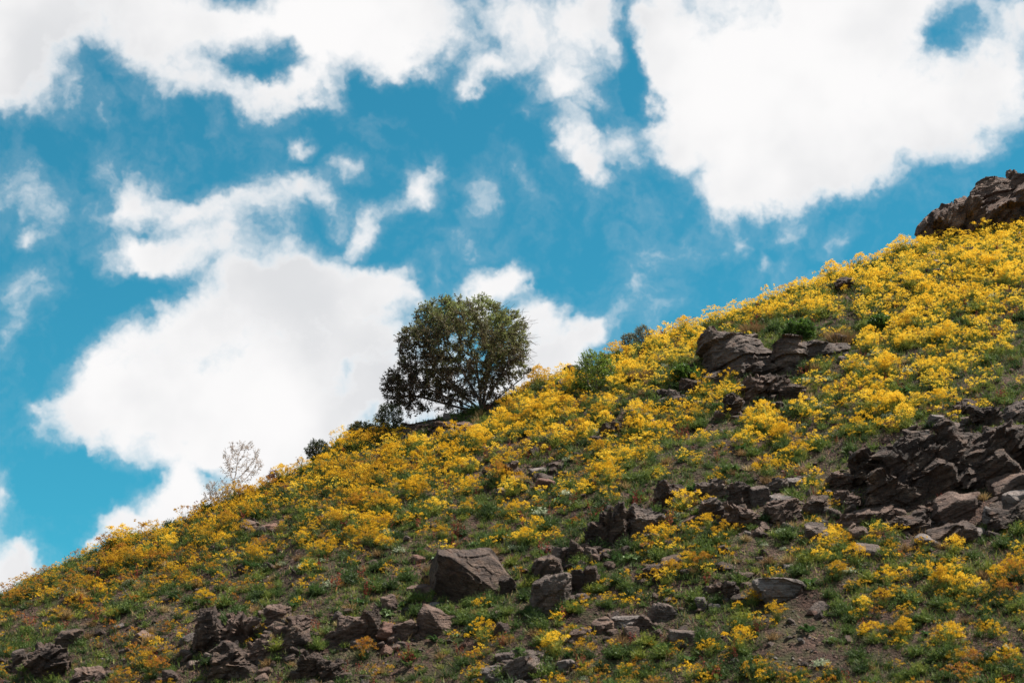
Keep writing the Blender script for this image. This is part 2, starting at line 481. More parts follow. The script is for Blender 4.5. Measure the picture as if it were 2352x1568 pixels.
# ------------------------------------------------------------------ mesh helpers
def mesh_np(name, V, F, mats, midx=None, tone=None, smooth=False):
    V = np.ascontiguousarray(V, np.float32)
    F = np.ascontiguousarray(F, np.int32)
    me = bpy.data.meshes.new(name)
    nf, kf = F.shape
    me.vertices.add(len(V))
    me.vertices.foreach_set('co', V.ravel())
    me.loops.add(nf * kf)
    me.loops.foreach_set('vertex_index', F.ravel())
    me.polygons.add(nf)
    me.polygons.foreach_set('loop_start', np.arange(0, nf * kf, kf, dtype=np.int32))
    if midx is not None:
        me.polygons.foreach_set('material_index', np.ascontiguousarray(midx, np.int32))
    me.polygons.foreach_set('use_smooth', np.full(nf, smooth))
    for m in mats:
        me.materials.append(m)
    if tone is not None:
        at = me.attributes.new('tone', 'FLOAT', 'POINT')
        at.data.foreach_set('value', np.ascontiguousarray(np.broadcast_to(tone, (len(V),)), np.float32))
    me.update(calc_edges=True)
    return me


def link(name, data, parent=None, **props):
    o = bpy.data.objects.new(name, data)
    COL.objects.link(o)
    if parent is not None:
        o.parent = parent
    for k_, v_ in props.items():
        o[k_] = v_
    return o


# ------------------------------------------------------------------ the hillside
def axis(lo, hi, step, far_lo, far_hi):
    mid = np.arange(lo, hi + 1e-6, step)
    def grow(start, end, s):
        out, p, st = [], start, step
        while (end - p) * s > 0:
            st *= 1.22
            p = p + s * st
            out.append(p)
        return out
    return np.array(list(reversed(grow(lo, far_lo, -1))) + list(mid) + grow(hi, far_hi, 1))


gx = axis(-20, 22, 0.13, -2500, 2500)
gy = axis(33, 68, 0.13, -1500, 2500)
X, Y = np.meshgrid(gx, gy)
Z = H(X, Y)
far = np.clip((np.hypot(X, Y - 40) - 150) / 400, 0, 1)
Z = Z * (1 - far) + far * 0.0
nx, ny = len(gx), len(gy)
V = np.stack([X.ravel(), Y.ravel(), Z.ravel()], 1)
I = np.arange(nx * ny).reshape(ny, nx)
F = np.stack([I[:-1, :-1].ravel(), I[:-1, 1:].ravel(), I[1:, 1:].ravel(), I[1:, :-1].ravel()], 1)
hill = link('hillside', mesh_np('hillside', V, F, [M['soil']], smooth=True), kind='structure',
            label='steep brown scree slope falling from the upper right to the lower left')


# ------------------------------------------------------------------ rocks
_ico = {}


def ico(level):
    if level not in _ico:
        bm = bmesh.new()
        bmesh.ops.create_icosphere(bm, subdivisions=level, radius=1.0)
        V_ = np.array([v_.co[:] for v_ in bm.verts])
        F_ = np.array([[v_.index for v_ in f_.verts] for f_ in bm.faces])
        bm.free()
        _ico[level] = (V_ / np.linalg.norm(V_, axis=1)[:, None], F_)
    return _ico[level]


def noise3(P, scale, seed, octs=3):
    o = Vector((seed * 3.1, seed * 7.7, seed * 1.3))
    return np.array([mnoise.fractal(Vector(p_) * scale + o, 0.9, 2.1, octs) for p_ in P])


def rock_geo(seed, size, level=4, planes=16, crag=0.0, strata=0.0, tilt=0.4, rough=0.05, nz_dir=None):
    """block cut by random planes, broken into offset facets and layered along a tilted bed"""
    g = np.random.default_rng(seed)
    D, F_ = ico(level)
    N = g.normal(size=(planes, 3))
    N /= np.linalg.norm(N, axis=1)[:, None]
    ax6 = np.array([[1, 0, 0], [-1, 0, 0], [0, 1, 0], [0, -1, 0], [0, 0, 1], [0, 0, -1]]) + g.normal(0, .18, (6, 3))
    ax6 /= np.linalg.norm(ax6, axis=1)[:, None]
    N = np.concatenate([N, ax6])
    h = np.concatenate([g.uniform(.74, 1.05, planes), g.uniform(.72, .92, 6)])
    dn = D @ N.T
    rr = np.where(dn > 0.05, h[None, :] / np.maximum(dn, 0.05), 9).min(1)
    P = D * np.minimum(rr, 1.25)[:, None]
    P = P * np.array(size) / 2
    c, s = math.cos(tilt), math.sin(tilt)
    ssz = max(size)
    if crag > 0:
        nc = int(26 + 30 * crag)
        C = g.uniform(-1, 1, (nc, 3)) * np.array(size) / 2
        Q = P.copy()
        bed = np.array([-s, 0.15, c])
        Q = Q + np.outer(Q @ bed, bed) * 1.2
        Cq = C + np.outer(C @ bed, bed) * 1.2
        dd = ((Q[:, None, :] - Cq[None]) ** 2).sum(2)
        off_ = g.uniform(-1, .5, nc)[dd.argmin(1)]
        P = P * (1 + crag * 0.34 * off_)[:, None]
        if level >= 5:
            nc2 = nc * 7
            C2 = g.uniform(-1, 1, (nc2, 3)) * np.array(size) / 2 * 1.05
            C2 = C2 + np.outer(C2 @ bed, bed) * 1.6
            Q2 = P + np.outer(P @ bed, bed) * 1.6
            near = np.concatenate([((q_[:, None, :] - C2[None]) ** 2).sum(2).argmin(1) for q_ in np.array_split(Q2, 12)])
            P = P * (1 + crag * 0.13 * g.uniform(-1, .7, nc2)[near])[:, None]
    if strata > 0:
        bed = np.array([-s, 0.15, c])
        q = P @ bed / (0.11 * ssz) + g.uniform(0, 9) + 0.12 * np.sin(P[:, 0] / ssz * 5 + seed)
        ki = np.floor(q).astype(int)
        lay = g.uniform(-1, 1, 200)[(ki % 200)]
        fr = q - ki
        amt = (lay * .7 - fr * .55) * strata * 0.16
        hz = np.array([1, 1, 0.25])
        P = P * (1 + amt[:, None] * hz)
    if rough > 0:
        nn = noise3(P, 3.0 / ssz * 1.2, seed % 97, 4)
        P = P * (1 + rough * 1.4 * nn)[:, None]
    return P, F_


LAND = []      # landmarks used to say where a plant or stone stands: (px, py, radius, phrase)
ROCKDISK = []  # where no plant may root: (x, y, radius)


def place_block(px0, px1, py0, py1, P=None, depth=0.8):
    """size and centre of a block whose front stands on the hill and fills the given window"""
    cx = (px0 + px1) / 2
    base = hit(cx, py1 - 0.12 * (py1 - py0))
    s_ = 2 * TF * base[1] / math.cos(PITCH) / 2352 * 1.0
    w = (px1 - px0) * s_
    h = (py1 - py0) * s_ / 0.96
    d = min(w, 2.2 * h + .2) * depth
    return base, w, d, h


def finish_rock(P, F_, mat, name='boulder_mesh'):
    return mesh_np(name, P, F_, [mat], smooth=False)


def boulder(name, px0, px1, py0, py1, mat, label, seed, land=None, cat='rock', group=None, level=4, planes=12, crag=0.3, strata=0.3,
            tilt=0.4, depth=0.8, roll=0.0, rough=0.05, yaw=0.0, pitch=None):
    base, w, d, h = place_block(px0, px1, py0, py1, depth=depth)
    P, F_ = rock_geo(seed, (w * 1.12, d * 1.15, h * 1.25), level, planes, crag, strata, tilt, rough)
    o = link(name, finish_rock(P, F_, M[mat], name), label=label, category=cat)
    if group:
        o['group'] = group
    o.location = (base[0], base[1] + d * 0.42, base[2] + h * 0.42)
    o.rotation_euler = ((.45 if name == 'slab' else .34) if pitch is None else pitch, roll, yaw)
    LAND.append(((px0 + px1) / 2, (py0 + py1) / 2, (px1 - px0) / 2, land or label))
    ROCKDISK.append((base[0], base[1] + d * 0.42, w * 0.46, d * .5))
    return o


def outcrop(name, label, land, blocks, cat='rock outcrop', level=5):
    """a thing made of the separate blocks one can pick apart; block = window, material, seed, options"""
    xs = [b_[0] for b_ in blocks] + [b_[1] for b_ in blocks]
    ys = [b_[2] for b_ in blocks] + [b_[3] for b_ in blocks]
    root_p = hit((min(xs) + max(xs)) / 2, max(ys) - 5)
    root = link(name, None, label=label, category=cat, kind='thing')
    root.location = root_p
    root.empty_display_size = 0.2
    for b_ in blocks:
        px0, px1, py0, py1, mat, seed = b_[:6]
        k_ = dict(level=level, planes=12, crag=0.5, strata=0.5, tilt=0.4, rough=0.05)
        opt = dict(b_[6]) if len(b_) > 6 else {}
        depth = opt.pop('depth', .8)
        back = opt.pop('back', 0.0)
        roll = opt.pop('roll', 0.0)
        lift = opt.pop('lift', 0.0)
        pitch = opt.pop('pitch', .36)
        k_.update(opt)
        base, w, d, h = place_block(px0, px1, py0, py1, depth=depth)
        if 'at' in opt:
            k_.pop('at')
        P, F_ = rock_geo(seed, (w * 1.08, d * 1.1, h * 1.14), k_['level'], k_['planes'], k_['crag'], k_['strata'], k_['tilt'], k_['rough'])
        o = link('rock_block', finish_rock(P, F_, M[mat], 'rock_block'), root)
        o.location = Vector((base[0], base[1] + d * 0.42 + back, base[2] + h * 0.42 + lift)) - Vector(root_p)
        o.rotation_euler = (pitch, roll, 0)
        ROCKDISK.append((base[0], base[1] + d * .42 + back, w * .46, d * .5))
        LAND.append(((px0 + px1) / 2, (py0 + py1) / 2, (px1 - px0) / 2, land))
    gf = np.random.default_rng(int(xs[0]) + 7)
    area = sum((b_[1] - b_[0]) * (b_[3] - b_[2]) for b_ in blocks)
    for q in range(int(np.clip(area / 520, 5, 46))):
        b_ = blocks[gf.integers(len(blocks))]
        fx = gf.uniform(b_[0] - 12, b_[1] + 12)
        fy = b_[3] + gf.normal(2, 9) if gf.uniform() < .6 else gf.uniform(b_[2], b_[3])
        p_ = hit(fx, fy)
        w = gf.uniform(.12, .42)
        P, F_ = rock_geo(int(gf.integers(9999)), (w, w * gf.uniform(.6, 1), w * gf.uniform(.35, .9)), 3, 6, 0, 0, 0, .02)
        o = link('rock_block', finish_rock(P, F_, M[b_[4] if gf.uniform() < .5 else ('rock_brown', 'rock_grey', 'rock_dark')[gf.integers(3)]], 'rock_block'), root)
        o.location = Vector((p_[0], p_[1] + .05, p_[2] + w * .15)) - Vector(root_p)
        o.rotation_euler = (gf.uniform(-.2, .8), gf.uniform(-.7, .3), gf.uniform(-.6, .6))
    return root


sm = dict
outcrop('layered_outcrop', 'big rounded grey-brown layered outcrop with lichen, below the densest yellow slope', 'the big layered outcrop', [
    (1600, 1790, 746, 884, 'rock_grey', 11, sm(level=6, planes=26, crag=.3, strata=.7, tilt=.35, rough=.07, pitch=.05)),
    (1770, 1868, 764, 870, 'rock_grey', 12, sm(level=6, planes=22, pitch=.1, crag=.45, strata=1.0, tilt=.1)),
    (1590, 1720, 846, 890, 'rock_grey', 13, sm(level=5, crag=.6, strata=.9, depth=.6)),
    (1842, 1956, 774, 836, 'rock_grey', 14, sm(level=5, crag=.3, strata=.9, tilt=.2)),
    (1720, 1800, 828, 872, 'rock_dark', 15, sm(crag=.6, strata=.8, tilt=.3)),
    (1560, 1625, 866, 918, 'rock_dark', 16, sm(crag=.8, strata=.7, tilt=.9)),
])
outcrop('jagged_outcrop', 'dark jagged broken outcrop directly below the big layered outcrop', 'the dark jagged outcrop', [
    (1698, 1775, 858, 935, 'rock_brown', 21, sm(crag=.9, strata=.6, planes=14)),
    (1750, 1826, 850, 918, 'rock_dark', 22, sm(crag=.8, strata=.7, tilt=.6)),
    (1792, 1852, 882, 928, 'rock_dark', 23, sm(crag=.5, strata=.6, tilt=-.1)),
    (1660, 1712, 908, 966, 'rock_dark', 24, sm(crag=.9, strata=.6)),
])
boulder('boulder', 1902, 1948, 766, 797, 'rock_grey', 'small grey rock with an undercut, perched on the right end of the layered outcrop', 31,
        'the small perched rock', crag=.5, strata=.7, level=5)
boulder('boulder', 1920, 1970, 634, 672, 'rock_dark', 'dark humped rock half buried in the dense yellow flowers below the ridge', 32,
        'the dark humped rock', crag=.5, strata=.7, level=5, tilt=-.3)
boulder('boulder', 1996, 2042, 738, 764, 'rock_dark', 'small dark rock under green fronds, right of the layered outcrop', 33,
        'the small frond rock', crag=.4, strata=.4)
# crag on the ridge
outcrop('ridge_crag', 'bare brown rock crag standing on the ridge against the sky', 'the ridge crag', [
    (2128, 2290, 462, 566, 'rock_brown', 40, sm(level=6, planes=10, crag=.7, strata=.4, tilt=.8, depth=1.1, roll=-.35, pitch=.1)),
    (2225, 2420, 432, 552, 'rock_brown', 39, sm(level=6, planes=10, crag=.6, strata=.5, tilt=.6, depth=1.1, roll=-.2, pitch=.1)),
    (2108, 2172, 492, 562, 'rock_brown', 41, sm(planes=14, crag=.4, strata=.3, tilt=.9, depth=1.0)),
    (2146, 2222, 458, 560, 'rock_brown', 42, sm(planes=12, crag=.5, strata=.3, tilt=1.0, depth=1.0)),
    (2190, 2268, 440, 548, 'rock_brown', 43, sm(planes=10, crag=.4, strata=.4, tilt=.8, depth=1.0)),
    (2228, 2362, 378, 530, 'rock_brown', 44, sm(level=6, planes=10, crag=.35, pitch=.05, strata=.5, tilt=.4, depth=1.0)),
    (2310, 2420, 392, 530, 'rock_brown', 45, sm(level=6, planes=10, crag=.6, strata=.5, tilt=.6, depth=1.0)),
    (2330, 2460, 455, 545, 'rock_dark', 46, sm(crag=.8, strata=.6, depth=1.0)),
    (2420, 2620, 380, 520, 'rock_brown', 47, sm(crag=.5, strata=.6, depth=1.0)),
    (2255, 2330, 470, 540, 'rock_dark', 48, sm(crag=.7, strata=.7, tilt=.6)),
])
# tree foot ledge
outcrop('ledge', 'low flat brown rock ledge directly under the tree', 'the ledge under the tree', [
    (925, 1000, 968, 1000, 'rock_brown', 51, sm(crag=.5, strata=.9, tilt=-.1, depth=1.0)),
    (985, 1050, 965, 1004, 'rock_brown', 52, sm(crag=.4, strata=.9, tilt=0, depth=1.0)),
    (1040, 1092, 966, 994, 'rock_brown', 53, sm(crag=.5, strata=.8, tilt=.1, depth=1.0)),
    (866, 926, 986, 1012, 'rock_dark', 54, sm(crag=.6, strata=.8, tilt=-.2)),
])
boulder('boulder', 1294, 1332, 822, 846, 'rock_brown', 'flat brown rock on the skyline left of the round green bush', 61, 'the flat skyline rock', strata=.8, crag=.4)
boulder('boulder', 1378, 1412, 795, 814, 'rock_brown', 'thin brown rock on the skyline just right of the round green bush', 62, 'the thin skyline rock', strata=.8, crag=.4)
outcrop('split_rock', 'dark split rock among yellow flowers left of the layered outcrop', 'the dark split rock', [
    (1508, 1542, 892, 922, 'rock_dark', 63, sm(level=4)), (1530, 1566, 896, 930, 'rock_grey', 64, sm(level=4, tilt=.8))])
outcrop('slate_patch', 'dark slaty rocks in the middle of the slope right of the tree', 'the dark slaty patch', [
    (1376, 1410, 976, 1014, 'rock_dark', 65, sm(level=4, crag=.9)), (1400, 1436, 968, 1000, 'rock_dark', 66, sm(level=4, crag=.8)),
    (1355, 1388, 1000, 1030, 'rock_dark', 67, sm(level=4, crag=.8))])
boulder('boulder', 1456, 1490, 946, 962, 'rock_pale', 'small flat pale rock on bare gravel above the middle of the slope', 68, 'the flat pale rock', planes=8, crag=.1)
# middle
boulder('slab', 1217, 1262, 1074, 1092, 'rock_pale', 'flat pale grey slab with a square edge, middle of the slope', 71, 'the flat pale slab', planes=8, crag=0, strata=.2, level=4, roll=-.1)
outcrop('rock_pair', 'dark slaty rocks left of the flat pale slab', 'the paired dark rocks', [
    (1152, 1200, 1062, 1112, 'rock_dark', 72, sm(level=4, crag=.8, strata=.6, tilt=.6)),
    (1170, 1215, 1090, 1110, 'rock_dark', 73, sm(level=4, strata=.6)), (1256, 1304, 1060, 1084, 'rock_dark', 74, sm(level=4, strata=.8))])
boulder('boulder', 1232, 1274, 1102, 1136, 'rock_red', 'rounded reddish rock under a dark curved slab', 75, 'the rounded reddish rock', crag=.2, strata=.2)
boulder('slab', 1228, 1292, 1090, 1114, 'rock_dark', 'dark curved slab arching over the reddish rock', 76, 'the dark curved slab', crag=.2, strata=.7, tilt=-.4, roll=.15)
boulder('slab', 1142, 1166, 1123, 1140, 'rock_pale', 'small pale pointed slab lying left of the reddish rock', 77, 'the pale pointed slab', planes=6, crag=0, strata=.1, roll=.4)
# craggy boulder group
outcrop('craggy_outcrop', 'craggy brown outcrop with a dark hollow in the middle of the slope', 'the craggy middle outcrop', [
    (1345, 1400, 1205, 1272, 'rock_dark', 81, sm(crag=.6, strata=.4, tilt=1.0)),
    (1378, 1450, 1168, 1275, 'rock_dark', 82, sm(crag=.9, strata=.4, tilt=1.1)),
    (1430, 1530, 1166, 1245, 'rock_grey', 83, sm(crag=.6, strata=.3, planes=12, level=5)),
])
outcrop('slaty_outcrop', 'low slaty rocks leaning together left below the craggy outcrop', 'the low leaning slates', [
    (1266, 1312, 1256, 1300, 'rock_grey', 84, sm(level=4, crag=.7, tilt=1.0)), (1300, 1345, 1252, 1304, 'rock_dark', 85, sm(level=4, crag=.6, tilt=.8)),
    (1334, 1376, 1258, 1290, 'rock_grey', 86, sm(level=4, crag=.6, tilt=-.5, roll=.3))])
boulder('boulder', 1222, 1298, 1282, 1338, 'rock_dark', 'rounded dark boulder between the leaning slates and the big dark boulder', 87, 'the rounded dark boulder', crag=.5, strata=.6, tilt=.9)
boulder('boulder', 976, 1166, 1268, 1400, 'rock_dark', 'largest dark angular boulder with a sunlit right-hand edge, lower middle of the slope', 88,
        'the largest dark boulder', level=6, planes=7, crag=.2, strata=.15, depth=.75, rough=.03, roll=.34, tilt=-.6, pitch=.68)
boulder('boulder', 1146, 1186, 1330, 1372, 'rock_dark', 'small dark rock touching the right end of the largest dark boulder', 89, 'the small rock beside it', crag=.4)
boulder('boulder', 1224, 1316, 1324, 1428, 'rock_grey', 'upright grey boulder with pale lichen, right of the largest dark boulder', 90, 'the upright grey boulder', level=5, crag=.3, strata=.4, tilt=.8)
outcrop('dark_rocks', 'two dark rocks with a shadowed gap right above the upright grey boulder', 'the two dark gapped rocks', [
    (1312, 1345, 1312, 1372, 'rock_dark', 91, sm(level=4, crag=.5)), (1335, 1378, 1306, 1366, 'rock_dark', 92, sm(level=4, crag=.6))])
boulder('boulder', 950, 1032, 1402, 1474, 'rock_brown', 'pale brown pointed boulder leaning left with a dark shaded side', 93, 'the pointed brown boulder', level=5, planes=7, crag=.2, strata=.3, roll=.35, rough=.04)
outcrop('left_boulders', 'row of broken brown boulders left of the pointed brown boulder', 'the row of brown boulders', [
    (766, 840, 1422, 1492, 'rock_brown', 94, sm(crag=.3, strata=.2, planes=8)),
    (826, 872, 1402, 1484, 'rock_dark', 95, sm(crag=.5, strata=.3, tilt=1.2)),
    (862, 912, 1432, 1482, 'rock_red', 96, sm(level=4, crag=.3)), (900, 955, 1430, 1480, 'rock_brown', 97, sm(level=4, crag=.4))])
boulder('boulder', 873, 914, 1371, 1410, 'rock_brown', 'small reddish brown rock above the row of brown boulders', 98, 'the small brown rock', crag=.4)
boulder('slab', 936, 996, 1343, 1370, 'rock_brown', 'flat brown rock at the left foot of the largest dark boulder', 99, 'the flat brown rock', planes=8, crag=.1, strata=.3)
boulder('boulder', 944, 978, 1278, 1298, 'rock_red', 'small orange-brown stone above left of the largest dark boulder', 100, 'the small orange stone', crag=.2)
boulder('boulder', 1134, 1172, 1432, 1463, 'rock_brown', 'small dark brown block right of the pointed brown boulder', 101, 'the small brown block', crag=.3)
outcrop('bottom_slabs', 'grey tilted slabs at the bottom edge, below the middle of the slope', 'the tilted grey slabs', [
    (1098, 1150, 1530, 1572, 'rock_pale', 102, sm(level=4, crag=.2)), (1140, 1190, 1500, 1536, 'rock_grey', 103, sm(level=4, crag=.5)),
    (1165, 1250, 1512, 1575, 'rock_grey', 104, sm(crag=.4, strata=.7, roll=-.35)), (1190, 1252, 1494, 1520, 'rock_grey', 105, sm(level=4, strata=.8))])
outcrop('pale_ledge', 'low pale brown ledge of broken rock, lower middle right', 'the low pale ledge', [
    (1356, 1420, 1424, 1462, 'rock_brown', 106, sm(level=4, strata=.8, tilt=.1)), (1405, 1470, 1414, 1450, 'rock_pale', 107, sm(level=4, strata=.8, tilt=.1)),
    (1455, 1505, 1420, 1458, 'rock_brown', 108, sm(level=4, strata=.6)), (1304, 1356, 1446, 1484, 'rock_brown', 109, sm(level=4, crag=.7))])
boulder('boulder', 1494, 1550, 1388, 1440, 'rock_grey', 'grey block with a sharp top edge right of the low pale ledge', 110, 'the grey sharp block', crag=.4, planes=9)
outcrop('dark_ledge', 'dark shadowed ledge running up to the right in the lower middle', 'the dark running ledge', [
    (1476, 1530, 1296, 1332, 'rock_dark', 111, sm(level=4, crag=.6, roll=-.3)), (1515, 1575, 1280, 1316, 'rock_dark', 112, sm(level=4, crag=.6, roll=-.3))])
boulder('boulder', 1280, 1322, 1520, 1550, 'rock_pale', 'whitish rounded rock near the bottom edge', 113, 'the whitish rock', crag=.2, planes=8)
boulder('boulder', 1540, 1600, 1448, 1486, 'rock_grey', 'grey-purple flat rock below the grey sharp block', 114, 'the grey-purple rock', crag=.2, planes=8)
# left bottom
outcrop('shadowed_outcrop', 'dark broken outcrop at the bottom left of the middle, with jagged pale edges', 'the dark broken outcrop', [
    (434, 512, 1410, 1520, 'rock_dark', 121, sm(crag=.8, strata=.3)),
    (498, 590, 1416, 1492, 'rock_brown', 122, sm(crag=1.0, strata=.3, tilt=1.1, planes=18)),
    (466, 590, 1490, 1575, 'rock_dark', 123, sm(crag=.9, strata=.4)),
    (560, 640, 1470, 1530, 'rock_brown', 124, sm(crag=.9, strata=.3))])
outcrop('pale_topped_rock', 'pale-topped rock over a dark hollow, right of the dark broken outcrop', 'the pale-topped rock', [
    (604, 662, 1392, 1446, 'rock_brown', 125, sm(crag=.4, planes=9)), (650, 716, 1418, 1466, 'rock_brown', 126, sm(crag=.5)),
    (646, 716, 1444, 1510, 'rock_dark', 127, sm(crag=.6))])
outcrop('corner_outcrop', 'dark rock mass in the lower left corner', 'the dark corner rocks', [
    (58, 156, 1484, 1578, 'rock_dark', 128, sm(crag=.7, strata=.4)), (24, 58, 1502, 1548, 'rock_dark', 129, sm(level=4)),
    (150, 252, 1538, 1590, 'rock_brown', 130, sm(crag=.7))])
boulder('boulder', 126, 184, 1448, 1494, 'rock_dark', 'dark rounded rock above the dark corner rocks', 131, 'the dark rounded corner rock', crag=.4)
boulder('slab', 304, 350, 1456, 1486, 'rock_brown', 'pale tilted slab left of the dark broken outcrop', 132, 'the pale tilted slab', planes=7, crag=.1, roll=.5)
boulder('boulder', 368, 406, 1544, 1576, 'rock_dark', 'dark rock at the bottom edge left of the dark broken outcrop', 133, 'the dark bottom rock', crag=.4)
outcrop('bottom_dark_rocks', 'dark rocks at the bottom edge below the pale-topped rock', 'the dark bottom-edge rocks', [
    (676, 740, 1506, 1575, 'rock_dark', 134, sm(crag=.7)), (725, 786, 1520, 1580, 'rock_dark', 135, sm(crag=.7))])
outcrop('flat_ledge', 'long flat reddish ledge high on the left slope', 'the flat reddish ledge', [
    (544, 596, 1198, 1226, 'rock_brown', 136, sm(level=4, strata=.6, tilt=0)), (590, 645, 1202, 1226, 'rock_red', 137, sm(level=4, strata=.6, tilt=0))])
boulder('boulder', 476, 502, 1252, 1278, 'rock_brown', 'small brown rock among flowers on the left slope', 138, 'the small left rock', crag=.3)
boulder('boulder', 192, 216, 1303, 1323, 'rock_dark', 'small dark rock just under the skyline at far left', 139, 'the small far-left rock', crag=.3)
# right: fractured band
outcrop('fractured_band', 'band of fractured slate blocks with pale split faces, right of the craggy middle outcrop', 'the fractured slate band', [
    (1500, 1572, 1110, 1176, 'rock_dark', 141, sm(crag=.6)),
    (1600, 1678, 1100, 1160, 'rock_grey', 142, sm(crag=.9, strata=.5, tilt=.9)),
    (1606, 1672, 1150, 1212, 'rock_grey', 143, sm(crag=.6, strata=.3, planes=9)),
    (1670, 1726, 1106, 1176, 'rock_dark', 144, sm(crag=.7)),
    (1720, 1770, 1120, 1168, 'rock_grey', 145, sm(planes=7, crag=.15, strata=.2)),
    (1665, 1745, 1160, 1226, 'rock_brown', 146, sm(crag=.7)),
    (1766, 1816, 1098, 1140, 'rock_grey', 147, sm(crag=.5, planes=8)), (1800, 1850, 1094, 1128, 'rock_pale', 148, sm(crag=.4, planes=8, level=4)),
    (1752, 1850, 1142, 1216, 'rock_brown', 149, sm(crag=.5, strata=.9, roll=-.4, tilt=.2)),
    (1770, 1830, 1135, 1170, 'rock_pale', 150, sm(crag=.3, planes=8, level=4)),
    (1850, 1916, 1134, 1192, 'rock_dark', 151, sm(crag=.5, planes=8)),
    (1850, 1908, 1206, 1252, 'rock_grey', 152, sm(crag=.2, planes=8)),
    (1905, 1966, 1086, 1140, 'rock_brown', 153, sm(crag=.6)),
    (1920, 1990, 1130, 1180, 'rock_brown', 154, sm(crag=.8)),
])
T_ = .5
outcrop('cliff_outcrop', 'largest dark slate cliff at the right edge, with long sunlit slabs along its foot', 'the big dark cliff', [
    (2010, 2250, 1000, 1170, 'rock_dark', 159, sm(level=6, planes=18, crag=1.0, strata=.9, tilt=T_, roll=-.3, back=.3, depth=.6)),
    (2180, 2460, 965, 1150, 'rock_dark', 160, sm(level=6, planes=18, crag=1.0, strata=.9, tilt=T_, roll=-.3, back=.3, depth=.6)),
    (1960, 2080, 1030, 1130, 'rock_dark', 161, sm(level=6, crag=.8, strata=.6, tilt=T_)),
    (2050, 2190, 990, 1110, 'rock_dark', 162, sm(level=6, crag=.7, strata=.6, tilt=T_)),
    (2160, 2290, 988, 1110, 'rock_dark', 163, sm(level=6, crag=.6, strata=.8, tilt=T_)),
    (2260, 2420, 975, 1100, 'rock_dark', 164, sm(level=6, crag=.7, strata=.7, tilt=T_)),
    (1990, 2120, 1085, 1190, 'rock_dark', 165, sm(level=6, crag=.7, strata=.7, tilt=T_)),
    (2090, 2230, 1050, 1180, 'rock_dark', 166, sm(level=6, crag=.4, strata=.5, tilt=T_, back=.3)),
    (2210, 2400, 1020, 1150, 'rock_dark', 167, sm(level=6, crag=.4, strata=.5, tilt=T_, back=.3)),
    (2140, 2262, 1140, 1206, 'rock_brown', 168, sm(level=5, crag=.15, strata=.3, planes=6, roll=-.42, tilt=0)),
    (2275, 2400, 1085, 1150, 'rock_brown', 169, sm(level=5, crag=.15, strata=.3, planes=6, roll=-.42, tilt=0)),
    (1956, 2060, 1160, 1212, 'rock_brown', 170, sm(level=5, crag=.4, strata=.8, roll=-.3)),
    (2046, 2150, 1180, 1235, 'rock_dark', 171, sm(level=5, crag=.7, strata=.6, roll=-.2)),
    (2140, 2270, 1195, 1262, 'rock_dark', 172, sm(level=5, crag=.5, strata=.6, roll=-.3)),
    (2262, 2400, 1150, 1225, 'rock_dark', 173, sm(level=5, crag=.6, strata=.6, roll=-.3)),
    (2400, 2560, 950, 1130, 'rock_dark', 174, sm(level=5, crag=.6, strata=.6)),
    (1930, 1990, 1180, 1225, 'rock_brown', 175, sm(level=4, crag=.7)),
])
outcrop('slab_pile', 'pile of tilted dark slabs above the big dark cliff at the right edge', 'the tilted slab pile', [
    (2134, 2178, 950, 986, 'rock_pale', 181, sm(level=4, planes=7, crag=.1)), (2188, 2250, 918, 962, 'rock_dark', 182, sm(crag=.6, roll=-.3)),
    (2235, 2320, 930, 990, 'rock_dark', 183, sm(crag=.7, strata=.8, roll=-.3)), (2300, 2390, 925, 985, 'rock_grey', 184, sm(crag=.7, strata=.8, roll=-.3)),
    (2160, 2230, 965, 1000, 'rock_grey', 185, sm(level=4, crag=.6, strata=.9)), (2085, 2150, 985, 1015, 'rock_grey', 186, sm(level=4, strata=.9))])
boulder('slab', 2262, 2330, 1176, 1216, 'rock_pale', 'pale grey split slab at the foot of the big dark cliff, far right', 187, 'the pale split slab', planes=6, crag=.1, strata=.5, roll=.45)
boulder('slab', 2320, 2400, 1130, 1190, 'rock_pale', 'grey slab leaning at the right edge below the sunlit cliff slab', 188, 'the leaning edge slab', planes=7, crag=.2, roll=-.35)
boulder('slab', 2112, 2172, 1234, 1260, 'rock_pale', 'thin pale slab lying below the big dark cliff', 189, 'the thin pale slab', planes=7, crag=.1, roll=.2)
boulder('slab', 2174, 2270, 1214, 1246, 'rock_pale', 'long grey slab below the big dark cliff, right of the thin pale slab', 190, 'the long grey slab', planes=7, crag=.1, roll=-.1)
boulder('slab', 1962, 2036, 1256, 1292, 'rock_grey', 'triangular purple-grey slab below the left end of the big dark cliff', 191, 'the triangular slab', planes=7, crag=.1, roll=.15)
boulder('boulder', 1952, 1998, 1213, 1252, 'rock_brown', 'brown rock just above the triangular slab', 192, 'the brown rock above it', crag=.4)
boulder('boulder', 1738, 1856, 1328, 1392, 'rock_pale', 'large pale weathered boulder beside the gravel chute, lower right', 193, 'the large pale boulder', level=6, planes=30, pitch=.15, crag=.25, strata=.4, tilt=-.2)
outcrop('dark_pair', 'dark rocks just left of the large pale boulder', 'the dark rocks by the pale boulder', [
    (1620, 1668, 1342, 1386, 'rock_dark', 194, sm(crag=.5)), (1655, 1704, 1338, 1388, 'rock_dark', 195, sm(crag=.5))])
boulder('boulder', 1600, 1627, 1374, 1410, 'rock_pale', 'upright whitish rock left of the dark rocks by the pale boulder', 196, 'the upright whitish rock', planes=8, crag=.2)
boulder('boulder', 1628, 1655, 1390, 1406, 'rock_pale', 'small whitish rock beside the upright whitish one', 197, 'the small whitish rock', planes=8, crag=.1)
boulder('boulder', 1799, 1820, 1298, 1311, 'rock_pale', 'small cream rounded stone above the large pale boulder', 198, 'the cream stone', planes=8, crag=0)
